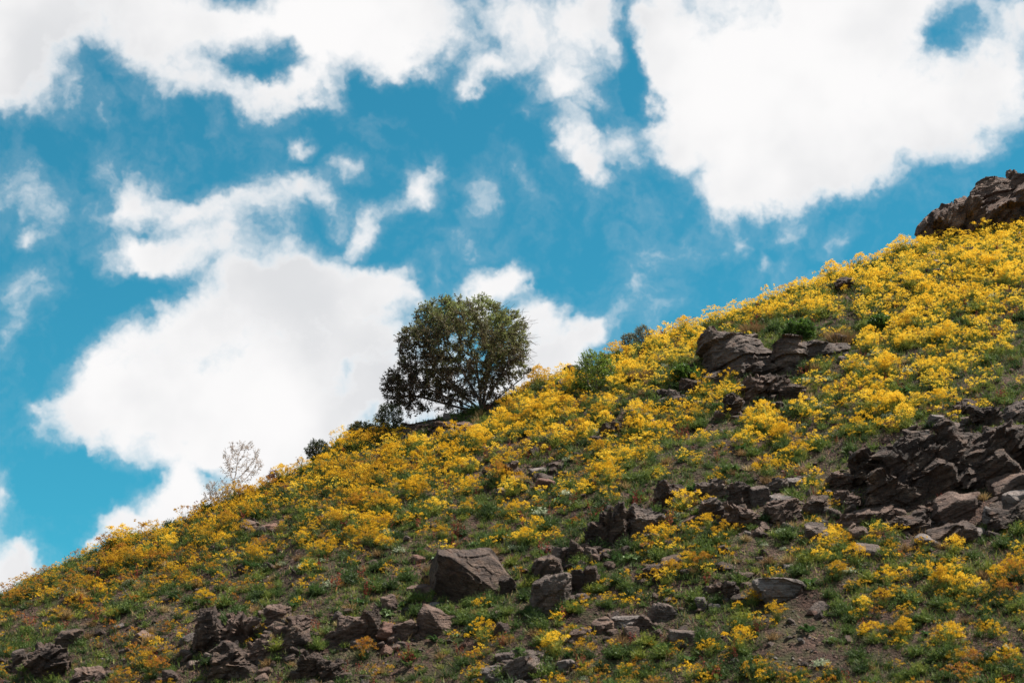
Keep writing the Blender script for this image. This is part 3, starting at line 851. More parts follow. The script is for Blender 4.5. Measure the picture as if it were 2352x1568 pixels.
boulder('boulder', 1738, 1752, 1280, 1290, 'rock_pale', 'tiny cream stone left above the cream rounded stone', 199, 'the tiny cream stone', planes=8, crag=0)
boulder('boulder', 2060, 2088, 626, 640, 'rock_pale', 'small pale rock in the yellow flowers right of the dark humped rock', 200, 'the small pale upper rock', planes=8, crag=.2)
boulder('boulder', 2142, 2166, 618, 634, 'rock_pale', 'grey-pink rock in the flowers below the ridge crag', 201, 'the grey-pink rock', planes=8, crag=.2)
boulder('boulder', 2222, 2246, 566, 582, 'rock_pale', 'pale pink rock in flowers just under the ridge crag', 202, 'the pale pink rock', planes=8, crag=.2)
#MORE

# ------------------------------------------------------------------ where the photograph shows bloom (cells of 56 on the 2352 grid)
YELLOW = {
    0: (28, "..........0022"), 1: (28, ".........06899"), 2: (28, "......67888899"), 3: (28, "...89946768999"), 4: (28, "08999999999887"),
    5: (27, "888652113466553"), 6: (24, "289870000017765444"), 7: (21, "374163430004566774322"), 8: (20, "5567975356200456635632"),
    9: (14, "5542147898434731664326742113"),
    10: (12, "57"+"68878764735662"+"35135110000000"), 11: (10, "5887"+"77766461135631"+"21042000000000"),
    12: (7, "5866455"+"76676644224310"+"11000500000002"), 13: (5, "577874577"+"69245454452003"+"33200430120003"),
    14: (2, "386667653549"+"58354115310054"+"54201643421125"), 15: (1, "6458777632112"+"34000011003235"+"53100162564545"),
    16: (0, "67986333452210"+"00000200044553"+"34132055565765"), 17: (0, "45442453100000"+"00000120022223"+"33451136776733"),
    18: (0, "21116543003312"+"14202652564354"+"44540025677643"), 19: (0, "20001450000001"+"13530412645433"+"75336523565546"),
}
YM = np.full((20, 42), -1.0)
for r_, (c0, s_) in YELLOW.items():
    for i_, ch in enumerate(s_):
        if c0 + i_ < 42 and ch != '.':
            YM[r_, c0 + i_] = int(ch)
for c_ in range(42):
    col_ = YM[:, c_]
    first = int(np.argmax(col_ >= 0))
    YM[:first, c_] = max(col_[first], 6 if c_ > 20 else 4)


def bloom(px, py):
    """how much yellow bloom, 0..9, smoothly between the cells"""
    fx = np.clip(np.asarray(px) / 56 - .5, 0, 40.999)
    fy = np.clip((np.asarray(py) - 448 + 14) / 56 - .5, 0, 18.999)
    i, j = fx.astype(int), fy.astype(int)
    a, b = fx - i, fy - j
    return (YM[j, i] * (1 - a) + YM[j, i + 1] * a) * (1 - b) + (YM[j + 1, i] * (1 - a) + YM[j + 1, i + 1] * a) * b


# bare scree: centre and half-axes on the same grid, strength
BARE = [(1830, 1450, 85, 110, 1), (1760, 1260, 60, 60, .8), (1880, 1520, 60, 50, .9), (1300, 1015, 55, 40, .5), (1475, 960, 50, 25, .8),
        (560, 1340, 180, 55, .5), (680, 1290, 60, 40, .7), (540, 1440, 250, 90, .7), (250, 1430, 150, 50, .4), (900, 1500, 180, 70, .6), (1080, 1480, 120, 70, .55),
        (1180, 1390, 60, 60, .3), (1700, 1160, 180, 70, .8), (2150, 1120, 230, 140, 1), (1400, 1440, 120, 50, .6), (1720, 1060, 60, 18, .8),
        (2290, 1490, 80, 30, .7), (1130, 1300, 70, 30, .6), (1150, 1310, 60, 25, .5), (380, 1530, 160, 60, .6), (860, 1450, 100, 50, .6),
        (1000, 980, 90, 22, .8), (1240, 1085, 60, 25, .4), (2010, 740, 40, 14, .5), (740, 1400, 100, 40, .4), (1960, 1330, 60, 30, .3)]


def bare(px, py):
    b = np.zeros_like(np.asarray(px, float))
    for cx, cy, rx, ry, s_ in BARE:
        q = ((px - cx) / rx) ** 2 + ((py - cy) / ry) ** 2
        b = np.maximum(b, s_ * np.clip(1.5 - q, 0, 1))
    return b


# ------------------------------------------------------------------ plant shapes
class Buf:
    def __init__(s):
        s.V, s.F, s.M, s.n = [], [], [], 0

    def tris(s, A, m=0):
        """A: (n,3,3) triangles"""
        A = np.asarray(A, float).reshape(-1, 3)
        k_ = len(A)
        s.V.append(A)
        s.F.append(np.arange(s.n, s.n + k_).reshape(-1, 3))
        s.M.append(np.full(k_ // 3, m))
        s.n += k_

    def get(s):
        return np.concatenate(s.V), np.concatenate(s.F), np.concatenate(s.M)


def unit(v):
    return v / np.maximum(np.linalg.norm(v, axis=-1, keepdims=True), 1e-9)


def blades(base, tip, width, g, bend=0.0):
    """thin tapering blades from base to tip, each one triangle (two when bent)"""
    d = tip - base
    side = unit(np.cross(d, g.normal(size=d.shape))) * np.asarray(width).reshape(-1, 1) * .5
    if bend:
        mid = base + d * .55 + np.array([0, 0, 1]) * np.linalg.norm(d, axis=1)[:, None] * bend
        t1 = np.stack([base - side, base + side, mid + side * .8], 1)
        t2 = np.stack([base - side, mid + side * .8, mid - side * .8], 1)
        t3 = np.stack([mid - side * .8, mid + side * .8, tip], 1)
        return np.concatenate([t1, t2, t3])
    return np.stack([base - side, base + side, tip], 1)


def flecks(c, size, g, up=0.0):
    """small leaf- or floret-sized faces at points c"""
    n = len(c)
    a = unit(g.normal(size=(n, 3)) * np.array([1, 1, 1 - up]))
    b = unit(np.cross(a, g.normal(size=(n, 3)) + np.array([0, 0, .001])))
    s_ = np.asarray(size).reshape(-1, 1) * g.uniform(.7, 1.3, (n, 1))
    return np.stack([c - a * s_ * .5 - b * s_ * .35, c - a * s_ * .3 + b * s_ * .45, c + a * s_ * .65], 1)


def make_umbel_plant(seed, lite=False, sparse=False):
    """fennel-like plant: feathery base, forking stalks, flat umbels of small yellow florets"""
    g = np.random.default_rng(seed)
    fl, st, fo = Buf(), Buf(), Buf()
    nu = (16 if lite else 34) if not sparse else 12
    nf = 11 if lite else 24
    ang = g.uniform(0, 2 * np.pi, nu)
    rad = np.sqrt(g.uniform(0, 1, nu)) * g.uniform(.38, .50)
    ht = .74 - rad * g.uniform(.3, 1.0) - g.exponential(.11, nu).clip(0, .4)
    U = np.stack([np.cos(ang) * rad, np.sin(ang) * rad, ht], 1)
    for u in U:
        r_ = g.uniform(.05, .11)
        a_ = g.uniform(0, 2 * np.pi, nf)
        q = np.sqrt(g.uniform(0, 1, nf)) * r_
        tl = g.normal(0, .25, 2)
        P = u + np.stack([np.cos(a_) * q, np.sin(a_) * q, .035 - q * q * 3 + g.normal(0, .022, nf) + np.cos(a_) * q * tl[0]], 1)
        fl.tris(flecks(P, .034 if not lite else .052, g, up=.3))
    nb = 4
    B = np.stack([g.normal(0, .03, nb), g.normal(0, .03, nb), np.zeros(nb)], 1)
    K = U[:nb] * np.array([.45, .45, .6])
    st.tris(blades(B, K, .022, g))
    near = ((U[:, None, :2] - K[None, :, :2]) ** 2).sum(2).argmin(1)
    st.tris(blades(K[near] * .9, U + np.array([0, 0, -.005]), .013, g, .0))
    if not lite:
        st.tris(blades(B[near % nb] + .0, U * np.array([.8, .8, .8]), .011, g))
    n = 40 if lite else 110
    a_ = g.uniform(0, 2 * np.pi, n)
    e_ = g.uniform(.15, 1.3, n)
    L = g.uniform(.16, .36, n)
    o_ = g.normal(0, .09, (n, 3)) * np.array([1, 1, .0]) + np.array([0, 0, 1]) * g.uniform(0, .18, (n, 1))
    d_ = np.stack([np.cos(a_) * np.cos(e_), np.sin(a_) * np.cos(e_), np.sin(e_)], 1)
    fo.tris(blades(o_, o_ + d_ * L[:, None], .028, g))
    if not lite:
        fo.tris(flecks(o_ + d_ * L[:, None] * g.uniform(.5, 1, (n, 1)), .035, g))
    return fl, st, fo


def make_frond_plant(seed, n=240):
    """low mound of feathery green fronds"""
    g = np.random.default_rng(seed)
    b = Buf()
    a_ = g.uniform(0, 2 * np.pi, n)
    e_ = np.arcsin(g.uniform(.1, 1, n))
    L = g.uniform(.15, .40, n) * (0.75 + .25 * np.sin(e_))
    d_ = np.stack([np.cos(a_) * np.cos(e_), np.sin(a_) * np.cos(e_), np.sin(e_) * .95], 1)
    o_ = d_ * L[:, None] * g.uniform(0, .55, (n, 1)) + g.normal(0, .05, (n, 3)) * np.array([1, 1, 0])
    b.tris(blades(o_, d_ * L[:, None] + g.normal(0, .035, (n, 3)), .030, g))
    b.tris(flecks(d_ * L[:, None] * g.uniform(.7, 1.05, (n, 1)), .038, g))
    return b


def make_leafy_plant(seed, n=15):
    """rosette of broad bent leaves"""
    g = np.random.default_rng(seed)
    b = Buf()
    for i in range(n):
        a_ = g.uniform(0, 2 * np.pi)
        e_ = g.uniform(.15, .9)
        L, w = g.uniform(.13, .27), g.uniform(.06, .11)
        d_ = np.array([np.cos(a_) * np.cos(e_), np.sin(a_) * np.cos(e_), np.sin(e_)])
        s_ = np.array([-np.sin(a_), np.cos(a_), g.normal(0, .25)])
        o_ = np.array([g.normal(0, .05), g.normal(0, .05), .02])
        m1, m2 = o_ + d_ * L * .35, o_ + d_ * L * .75 + np.array([0, 0, -.02])
        tip = o_ + d_ * L + np.array([0, 0, -.06])
        up = np.array([0, 0, w * .25])
        b.tris([[o_, m1 + s_ * w * .5 + up, m1], [o_, m1, m1 - s_ * w * .5 + up], [m1, m1 + s_ * w * .5 + up, m2 + s_ * w * .4 + up],
                [m1, m2 + s_ * w * .4 + up, m2], [m1, m2, m2 - s_ * w * .4 + up], [m1, m2 - s_ * w * .4 + up, m1 - s_ * w * .5 + up],
                [m2, m2 + s_ * w * .4 + up, tip], [m2, tip, m2 - s_ * w * .4 + up]])
    return b


def make_dock(seed):
    """stiff stalks of rust-red seed heads over a few leaves"""
    g = np.random.default_rng(seed)
    b, l_ = Buf(), Buf()
    ns = g.integers(4, 8)
    for i in range(ns):
        tip = np.array([g.normal(0, .10), g.normal(0, .10), g.uniform(.25, .48)])
        o_ = np.array([[g.normal(0, .04), g.normal(0, .04), 0]])
        b.tris(blades(o_, tip[None], .02, g))
        t_ = g.uniform(.35, 1, 16)[:, None]
        b.tris(flecks(o_ * (1 - t_) + tip * t_ + g.normal(0, .022, (16, 3)), .035, g))
    l_.tris(make_leafy_plant(seed + 1, 5).get()[0].reshape(-1, 3, 3) * .8)
    return b, l_


def make_tuft(seed, n=110, L0=.16, L1=.30, w=.014, flat=.4):
    """tuft of thin blades arching outwards"""
    g = np.random.default_rng(seed)
    b = Buf()
    a_ = g.uniform(0, 2 * np.pi, n)
    e_ = g.uniform(flat, 1.45, n)
    L = g.uniform(L0, L1, n)
    d_ = np.stack([np.cos(a_) * np.cos(e_), np.sin(a_) * np.cos(e_), np.sin(e_)], 1)
    o_ = g.normal(0, .045, (n, 3)) * np.array([1, 1, 0])
    b.tris(blades(o_, o_ + d_ * L[:, None] - np.array([0, 0, 1]) * (L * .15)[:, None], w, g, .08))
    return b


def make_pale(seed, n=130):
    g = np.random.default_rng(seed)
    b = Buf()
    q = unit(g.normal(size=(n, 3))) * g.uniform(.55, 1, (n, 1)) * np.array([.20, .20, .15])
    q[:, 2] = np.abs(q[:, 2])
    b.tris(flecks(q, .036, g))
    b.tris(blades(q * .3, q, .012, g))
    return b


NV = 6
UMB = [make_umbel_plant(300 + i, sparse=(i == 5)) for i in range(NV)]
UMB_L = [make_umbel_plant(330 + i, lite=True) for i in range(NV)]
FRO = [make_frond_plant(400 + i) for i in range(NV)]
FRO_L = [make_frond_plant(430 + i, 70) for i in range(NV)]
LEA = [make_leafy_plant(500 + i) for i in range(NV)]
DOC = [make_dock(600 + i) for i in range(NV)]
PAL = [make_pale(700 + i) for i in range(NV)]
TUF = [make_tuft(800 + i) for i in range(NV)]


def buf_mesh(name, b, mat, tone):
    V_, F_, _ = b.get()
    return mesh_np(name, V_, F_, [mat], tone=tone)


# ------------------------------------------------------------------ sites
def scatter(n, xlo=-25, xhi=27, ylo=34, yhi=70):
    x, y = rng.uniform(xlo, xhi, n), rng.uniform(ylo, yhi, n)
    yc = np.interp(x, CX, CY)
    keep = y < yc + 2.2
    x, y = x[keep], y[keep]
    z = H(x, y)
    px, py, d = project(np.stack([x, y, z], 1))
    keep = (px > -250) & (px < 2600) & (py < 1720)
    return x[keep], y[keep], z[keep], px[keep], py[keep], d[keep]


RD = np.array(ROCKDISK)


def on_rock(x, y, f=1.0):
    q = ((x[:, None] - RD[None, :, 0]) / (RD[None, :, 2] * f)) ** 2 + ((y[:, None] - RD[None, :, 1]) / (RD[None, :, 3] * f)) ** 2
    return (q < 1).any(1)


def thin(x, y, dmin):
    """keep sites at least dmin apart"""
    keep, cells = np.zeros(len(x), bool), {}
    for i in range(len(x)):
        a, b = int(x[i] // dmin), int(y[i] // dmin)
        ok = True
        for u in (-1, 0, 1):
            for v_ in (-1, 0, 1):
                for j in cells.get((a + u, b + v_), ()):
                    if (x[i] - x[j]) ** 2 + (y[i] - y[j]) ** 2 < dmin * dmin:
                        ok = False
        if ok:
            keep[i] = True
            cells.setdefault((a, b), []).append(i)
    return keep


def tree_shade(px, py):
    return ((px > 900) & (px < 1110) & (py > 900) & (py < 1000))


def sites(n, prob, dmin, rockf=1.0):
    x, y, z, px, py, d = scatter(n)
    p_ = prob(px, py, x, y)
    k_ = (rng.uniform(0, 1, len(x)) < p_) & ~on_rock(x, y, rockf)
    x, y, z, px, py, d = [q[k_] for q in (x, y, z, px, py, d)]
    k_ = thin(x, y, dmin)
    return [q[k_] for q in (x, y, z, px, py, d)]


def foot(px, py):
    z_ = np.zeros_like(px)
    for cx, cy, rx, ry in [(1010, 985, 120, 32), (1108, 955, 45, 34), (1370, 880, 45, 40), (1450, 800, 45, 18), (548, 1140, 20, 14), (1730, 760, 120, 14), (1945, 690, 40, 30), (2020, 770, 26, 14), (1395, 822, 20, 16), (1313, 855, 22, 16), (2074, 648, 14, 12), (2154, 642, 14, 12), (2234, 590, 14, 12)]:
        z_ = np.maximum(z_, (((px - cx) / rx) ** 2 + ((py - cy) / ry) ** 2 < 1) * 1.0)
    return z_


def p_yellow(px, py, x, y):
    b = bloom(px, py)
    clump = np.clip(.66 + 1.1 * fbm(x * 1.3, y * 1.3, 4, 21), .06, 1.3)
    return np.clip(1.10 * (b / 9) ** 1.5 * clump * (1 - .95 * foot(px, py)) * (1 - .10 * np.clip((py - 1150) / 200, 0, 1) * np.clip((px - 500) / 400, 0, 1)) * (1 - .7 * tree_shade(px, py)), 0, 1)


def p_green(px, py, x, y):
    b = bloom(px, py)
    return np.clip((1.5 - .06 * b) * (1 - .3 * np.clip((py - 1250) / 200, 0, 1) * np.clip((1300 - px) / 400, 0, 1)) * (1 - bare(px, py)) * (.7 + .9 * fbm(x * .8 + 5, y * .8, 3, 33)), 0.0, 1)


def p_leafy(px, py, x, y):
    zone = np.zeros_like(px)
    for cx, cy, r_ in [(1200, 1400, 110), (1010, 1370, 70), (870, 1380, 80), (1100, 1410, 70), (1040, 1280, 90), (1480, 1290, 90), (980, 1475, 70), (1720, 1085, 70),
                       (1280, 1180, 70), (840, 1390, 90), (600, 1300, 60), (1300, 1060, 60), (880, 1210, 40), (2060, 930, 60), (1840, 760, 40), (700, 1370, 70),
                       (1300, 900, 60), (1820, 1440, 30), (2220, 1310, 80), (230, 1540, 60), (1540, 1520, 60)]:
        zone = np.maximum(zone, np.clip(1.3 - ((px - cx) ** 2 + (2.0 * (py - cy)) ** 2) / r_ ** 2, 0, 1))
    return np.clip(.05 + .75 * zone, 0, 1)


def p_dock(px, py, x, y):
    return np.clip(.10 + .35 * np.clip(fbm(x * .6 + 40, y * .6, 3, 44) * 2.2, 0, 1), 0, 1) * (1 - .6 * bare(px, py))


def p_pale(px, py, x, y):
    z_ = np.zeros_like(px)
    for cx, cy, r_ in [(540, 1400, 60), (1180, 1245, 120), (1320, 1140, 60), (900, 1250, 60), (700, 1330, 80), (1720, 1320, 40), (640, 1340, 60), (1000, 1260, 50),
                       (1260, 1180, 80), (40, 1490, 40), (1560, 1460, 40), (1900, 870, 60), (1720, 880, 60), (1440, 1360, 60)]:
        z_ = np.maximum(z_, np.clip(1.2 - ((px - cx) ** 2 + (1.5 * (py - cy)) ** 2) / r_ ** 2, 0, 1))
    return np.clip(.03 + .4 * z_, 0, 1)


def p_tuft(px, py, x, y):
    return np.clip(.10 + .3 * np.clip(fbm(x * .5 + 70, y * .5, 2, 55) * 2, 0, 1) + .15 * bare(px, py) * (bare(px, py) < .9), 0, 1)


# ------------------------------------------------------------------ labels that say where a plant stands
ORD = ['first', 'second', 'third', 'fourth', 'fifth', 'sixth', 'seventh', 'eighth', 'ninth', 'tenth', 'eleventh', 'twelfth', 'thirteenth', 'fourteenth',
       'fifteenth', 'sixteenth', 'seventeenth', 'eighteenth', 'nineteenth', 'twentieth']
EXTRA_LAND = [(1060, 820, 150, 'the lone tree'), (548, 1080, 50, 'the bare sapling'), (1370, 850, 40, 'the round green bush'),
              (1458, 772, 40, 'the grey ridge shrub'), (1845, 752, 40, 'the dark green bush'), (1925, 765, 30, 'the brown grass tussock'),
              (1575, 855, 30, 'the low leafy bush'), (895, 955, 30, 'the low shrub by the tree'), (500, 1122, 30, 'the bare bush'),
              (730, 1030, 30, 'the skyline shrubs')]


def where_labels(items, nouns):
    """items: list of (px, py, look); one phrase each that singles it out by nearest landmark, side and order"""
    L = LAND + EXTRA_LAND
    A = np.array([[l_[0], l_[1], l_[2]] for l_ in L])
    bins, first_of = {}, {}
    for j, l_ in enumerate(L):
        first_of.setdefault(l_[3], j)
    for i, (px, py, look) in enumerate(items):
        dd = np.hypot(A[:, 0] - px, A[:, 1] - py) - A[:, 2] * .6
        j = int(dd.argmin())
        dx, dy = px - A[j, 0], py - A[j, 1]
        if abs(dy) > abs(dx) * .8:
            side = 'above' if dy < 0 else 'below'
        else:
            side = 'left of' if dx < 0 else 'right of'
        bins.setdefault((look, side, first_of[L[j][3]]), []).append(i)
    out = [''] * len(items)
    split = {}
    for (look, side, j), ids in bins.items():
        if len(ids) <= 14:
            split[(look, side, j)] = ids
            continue
        ids.sort(key=lambda q: math.hypot(items[q][0] - A[j, 0], items[q][1] - A[j, 1]))
        for w_, part_ in zip(('just ', '', 'well '), np.array_split(ids, 3)):
            split[(look, w_ + side, j)] = list(part_)
    bins = split
    for (look, side, j), ids in bins.items():
        ids.sort(key=lambda q: items[q][0])
        for k_, q in enumerate(ids):
            s_ = f"{look} {nouns} {side} {L[j][3]}"
            if len(ids) > 1:
                if k_ == len(ids) - 1:
                    s_ += ', rightmost'
                elif k_ == 0:
                    s_ += ', leftmost'
                else:
                    s_ += f', {ORD[min(k_, 19)]} from left'
            out[q] = s_
    return out


def in_view(px, py):
    return (px > 5) & (px < 2347) & (py < 1560)


def rotz(n):
    return rng.uniform(0, 2 * np.pi, n)


def plant_kind(name, cat, group, noun, S, scale, tone, looks, parts, stuff_parts, mats, n_ind=300, stuff_name=None, lean=.12, stuff_label=''):
    """parts: per variant, list of (part name, Buf, material key); the largest n_ind in view become things, the rest one stuff object"""
    x, y, z, px, py, d = S
    n = len(x)
    front = y < np.interp(x, CX, CY) + .3
    size = scale / d * (in_view(px, py) & front)
    order = np.argsort(-size)
    # nearest ones first but spread over the whole view: every plant in view is eligible, largest on the picture win
    ind = [i for i in order[:n_ind] if size[i] > 0]
    chosen = np.zeros(n, bool)
    chosen[ind] = True
    labs = where_labels([(px[i], py[i], looks(i, tone[i], scale[i])) for i in ind], noun)
    nt_ = 4
    cache = {}
    rz = rotz(n)
    lx, ly = rng.normal(0, lean, n), rng.normal(0, lean, n)
    proto = {}
    for lab, i in zip(labs, ind):
        v_ = i % NV
        tq = int(min(nt_ - 1, tone[i] * nt_))
        key = (v_, tq)
        if key not in proto:
            root = link(name, None)
            root.empty_display_size = .1
            root['category'] = cat
            for pn, b_, mk in parts[v_]:
                ck = (key, pn)
                cache[ck] = buf_mesh(pn, b_, M[mk], (tq + .5) / nt_)
                link(pn, cache[ck], root, kind='stuff')
            proto[key] = root
            r_ = root
        else:
            r_ = proto[key].copy()
            COL.objects.link(r_)
            for ch in proto[key].children:
                c_ = ch.copy()
                c_.parent = r_
                COL.objects.link(c_)
        r_.location = (x[i], y[i], z[i] - .03)
        r_.rotation_euler = (lx[i], ly[i], rz[i])
        r_.scale = (scale[i],) * 3
        r_['label'] = lab
        r_['group'] = group
    rest = np.where(~chosen)[0]
    if len(rest) and stuff_name:
        Vs, Fs, Ms, Ts, off_ = [], [], [], [], 0
        mk_list = mats
        for i in rest:
            v_ = i % NV
            c_, s_ = math.cos(rz[i]), math.sin(rz[i])
            Rm = np.array([[c_, -s_, lx[i]], [s_, c_, ly[i]], [0, 0, 1]])
            for b_, mk in stuff_parts[v_]:
                if not hasattr(b_, '_g'):
                    b_._g = b_.get()
                V_, F_, _ = b_._g
                Vs.append((V_ * scale[i]) @ Rm.T + np.array([x[i], y[i], z[i] - .03]))
                Fs.append(F_ + off_)
                Ms.append(np.full(len(F_), mk_list.index(mk)))
                Ts.append(np.full(len(V_), tone[i]))
                off_ += len(V_)
        me = mesh_np(stuff_name, np.concatenate(Vs), np.concatenate(Fs), [M[q] for q in mk_list], np.concatenate(Ms), np.concatenate(Ts))
        link(stuff_name, me, kind='stuff', label=stuff_label)
    print('PLANTS', name, 'things', len(ind), 'rest', len(rest), 'in view', int((size > 0).sum()))


# yellow umbels
S = sites(64000, p_yellow, .165, .88)
n = len(S[0])
b_ = bloom(S[3], S[4])
scale_y = np.clip(.44 + .014 * b_ + rng.normal(0, .15, n) + .35 * (rng.uniform(0, 1, n) < .08), .26, 1.05) * (1 - .18 * np.clip((S[4] - 1150) / 250, 0, 1))
tone_y = np.clip(.53 + .30 * np.clip((1200 - S[4]) / 450, -1, 1) + rng.normal(0, .20, n) + .12 * np.clip((S[3] - 900) / 1000, -1, 1), 0.02, .98)


def look_y(i, t_, s_):
    return ('tall' if s_ > .9 else 'low' if s_ < .7 else 'mid-sized') + (' bright yellow' if t_ > .72 else ' golden yellow' if t_ > .42 else ' ochre')


plant_kind('yellow_flower', 'flowering plant', 'yellow umbel flowers on the slope', 'flower clump', S, scale_y, tone_y, look_y,
           [[('flower_heads', f_, 'petal'), ('stems', s_, 'stalk'), ('foliage', o_, 'frond')] for f_, s_, o_ in UMB],
           [[(f_, 'petal'), (s_, 'stalk'), (o_, 'frond')] for f_, s_, o_ in UMB_L], ['petal', 'stalk', 'frond'], 300, 'flower_field',
           stuff_label='smaller and farther yellow flowers covering the slope')

# feathery green
S = sites(56000, p_green, .155, .85)
n = len(S[0])
plant_kind('feathery_plant', 'green plant', 'feathery green plants between the flowers', 'feathery plant', S, np.clip(rng.normal(.62, .24, n), .28, 1.5),
           np.clip(rng.normal(.46, .28, n), .02, .98), lambda i, t_, s_: ('large' if s_ > 1.12 else 'medium' if s_ > .95 else 'small') + (' yellowish green' if t_ > .6 else ' deep green' if t_ < .25 else ' green'),
           [[('fronds', f_, 'frond')] for f_ in FRO], [[(f_, 'frond')] for f_ in FRO_L], ['frond'], 300, 'green_undergrowth',
           stuff_label='low feathery green undergrowth between the flowers')

# broad-leaved
S = sites(5200, p_leafy, .30)
n = len(S[0])
plant_kind('leafy_plant', 'leafy plant', 'broad-leaved green rosettes', 'broad-leaved rosette', S, np.clip(rng.normal(.95, .25, n), .5, 1.6),
           np.clip(rng.normal(.5, .25, n), .02, .98), lambda i, t_, s_: ('big' if s_ > 1.1 else 'small') + (' light green' if t_ > .55 else ' dark green'),
           [[('leaves', f_, 'leaf')] for f_ in LEA], [[(f_, 'leaf')] for f_ in LEA], ['leaf'], 260, 'leafy_ground_cover',
           stuff_label='smaller broad-leaved plants between the stones')

# rust-red seed heads
S = sites(7000, p_dock, .30)
n = len(S[0])
plant_kind('red_dock_plant', 'seed head plant', 'rust-red seed heads among the flowers', 'seed-head plant', S, np.clip(rng.normal(.9, .25, n), .5, 1.5),
           np.clip(rng.normal(.5, .25, n), .02, .98), lambda i, t_, s_: ('tall' if s_ > 1 else 'short') + (' rust-red' if t_ > .5 else ' dark red'),
           [[('seed_heads', f_, 'dock'), ('leaves', l_, 'frond')] for f_, l_ in DOC], [[(f_, 'dock'), (l_, 'frond')] for f_, l_ in DOC], ['dock', 'frond'], 280, 'red_seed_heads',
           stuff_label='more rust-red seed heads scattered over the slope')

# silvery cushions
S = sites(6500, p_pale, .30)
n = len(S[0])
plant_kind('silvery_plant', 'silvery plant', 'silvery green cushion plants', 'cushion plant', S, np.clip(rng.normal(.95, .25, n), .5, 1.5),
           np.clip(rng.normal(.5, .25, n), .02, .98), lambda i, t_, s_: ('large' if s_ > 1 else 'small') + (' whitish' if t_ > .5 else ' grey-green'),
           [[('leaves', f_, 'pale')] for f_ in PAL], [[(f_, 'pale')] for f_ in PAL], ['pale'], 200, 'silvery_ground_cover',
           stuff_label='more silvery cushions between the stones')

# dry grass tufts
S = sites(8000, p_tuft, .30)
n = len(S[0])
plant_kind('grass_tuft', 'grass tuft', 'tufts of dry grass', 'grass tuft', S, np.clip(rng.normal(.9, .3, n), .4, 1.7),
           np.clip(rng.normal(.45, .25, n), .02, .98), lambda i, t_, s_: ('large' if s_ > 1 else 'small') + (' pale straw' if t_ > .5 else ' brown'),
           [[('blades', f_, 'straw')] for f_ in TUF], [[(f_, 'straw')] for f_ in TUF], ['straw'], 260, 'dry_grass',
           stuff_label='more dry grass tufts over the slope')

# short mixed grass and weeds: nobody could count these
x, y, z, px, py, d = scatter(200000)
k_ = (rng.uniform(0, 1, len(x)) < np.clip(.9 - .85 * bare(px, py), .05, 1) * (.35 + .65 * (fbm(x * .7, y * .7, 3, 61) > -.1))) & ~on_rock(x, y, .9)
x, y, z = x[k_], y[k_], z[k_]
B = np.stack([x, y, z - .01], 1)
mb = []
for q in range(3):
    o_ = B + rng.normal(0, .05, B.shape) * np.array([1, 1, 0])
    tip = o_ + np.stack([rng.normal(0, .06, len(x)), rng.normal(0, .06, len(x)), rng.uniform(.06, .20, len(x))], 1)
    mb.append(blades(o_, tip, .022, rng))
A = np.concatenate(mb).reshape(-1, 3)
tn = np.repeat(np.tile(np.clip(rng.normal(.5, .28, len(x)), 0, 1), 3), 3)
link('short_grass', mesh_np('short_grass', A, np.arange(len(A)).reshape(-1, 3), [M['frond'], M['straw']], (rng.uniform(0, 1, len(A) // 3) < .17).astype(int), tn), kind='stuff',
     label='short green and straw-coloured grass and weeds on the soil')

# ------------------------------------------------------------------ loose stones and gravel
def stone_mesh(seed, level=2):
    P, F_ = rock_geo(900 + seed, (1, .8, .5), level, 7, 0, 0, 0, 0.0)
    return P, F_


def p_stone(px, py, x, y):
    b = bare(px, py)
    near = np.exp(-np.min(np.hypot(x[:, None] - RD[None, :, 0], y[:, None] - RD[None, :, 1]) - RD[None, :, 2], axis=1).clip(0) / .45)
    return np.clip(.05 + .30 * b + .7 * near * (.5 + .5 * fbm(x, y, 2, 71)), 0, 1)


S = sites(22000, p_stone, .13, .8)
x, y, z, px, py, d = S
n = len(x)
sz = np.clip(rng.lognormal(-2.15, .5, n), .05, .34)
k_ = in_view(px, py) & (y < np.interp(x, CX, CY))
order = np.argsort(-(sz / d * k_))
ind = [i for i in order[:300] if k_[i]]
smats = ['rock_dark', 'rock_brown', 'rock_grey', 'rock_pale', 'rock_red']
words = ['dark slate', 'brown', 'grey', 'pale', 'reddish']
pick = rng.choice(5, n, p=[.28, .34, .22, .10, .06])
sv = [stone_mesh(i, 3) for i in range(8)]
smesh = {}
labs = where_labels([(px[i], py[i], ('thick ' if sz[i] > .25 else 'small ') + words[pick[i]]) for i in ind], 'stone')
tilts = rng.normal(0, .35, (n, 2))
rz = rotz(n)
asp = rng.uniform(.55, 1.2, (n, 2))
for lab, i in zip(labs, ind):
    key = (i % 8, pick[i])
    if key not in smesh:
        smesh[key] = mesh_np('stone', *sv[i % 8], [M[smats[pick[i]]]])
    o = link('stone', smesh[key], label=lab, category='stone', group='loose stones on the slope')
    o.location = (x[i], y[i], z[i] + sz[i] * .08)
    o.rotation_euler = (tilts[i, 0] + .5, tilts[i, 1] - .25, rz[i])
    o.scale = (sz[i] * 1.5, sz[i] * 1.5 * asp[i, 0], sz[i] * 1.5 * asp[i, 1])
chosen = np.zeros(n, bool)
chosen[ind] = True


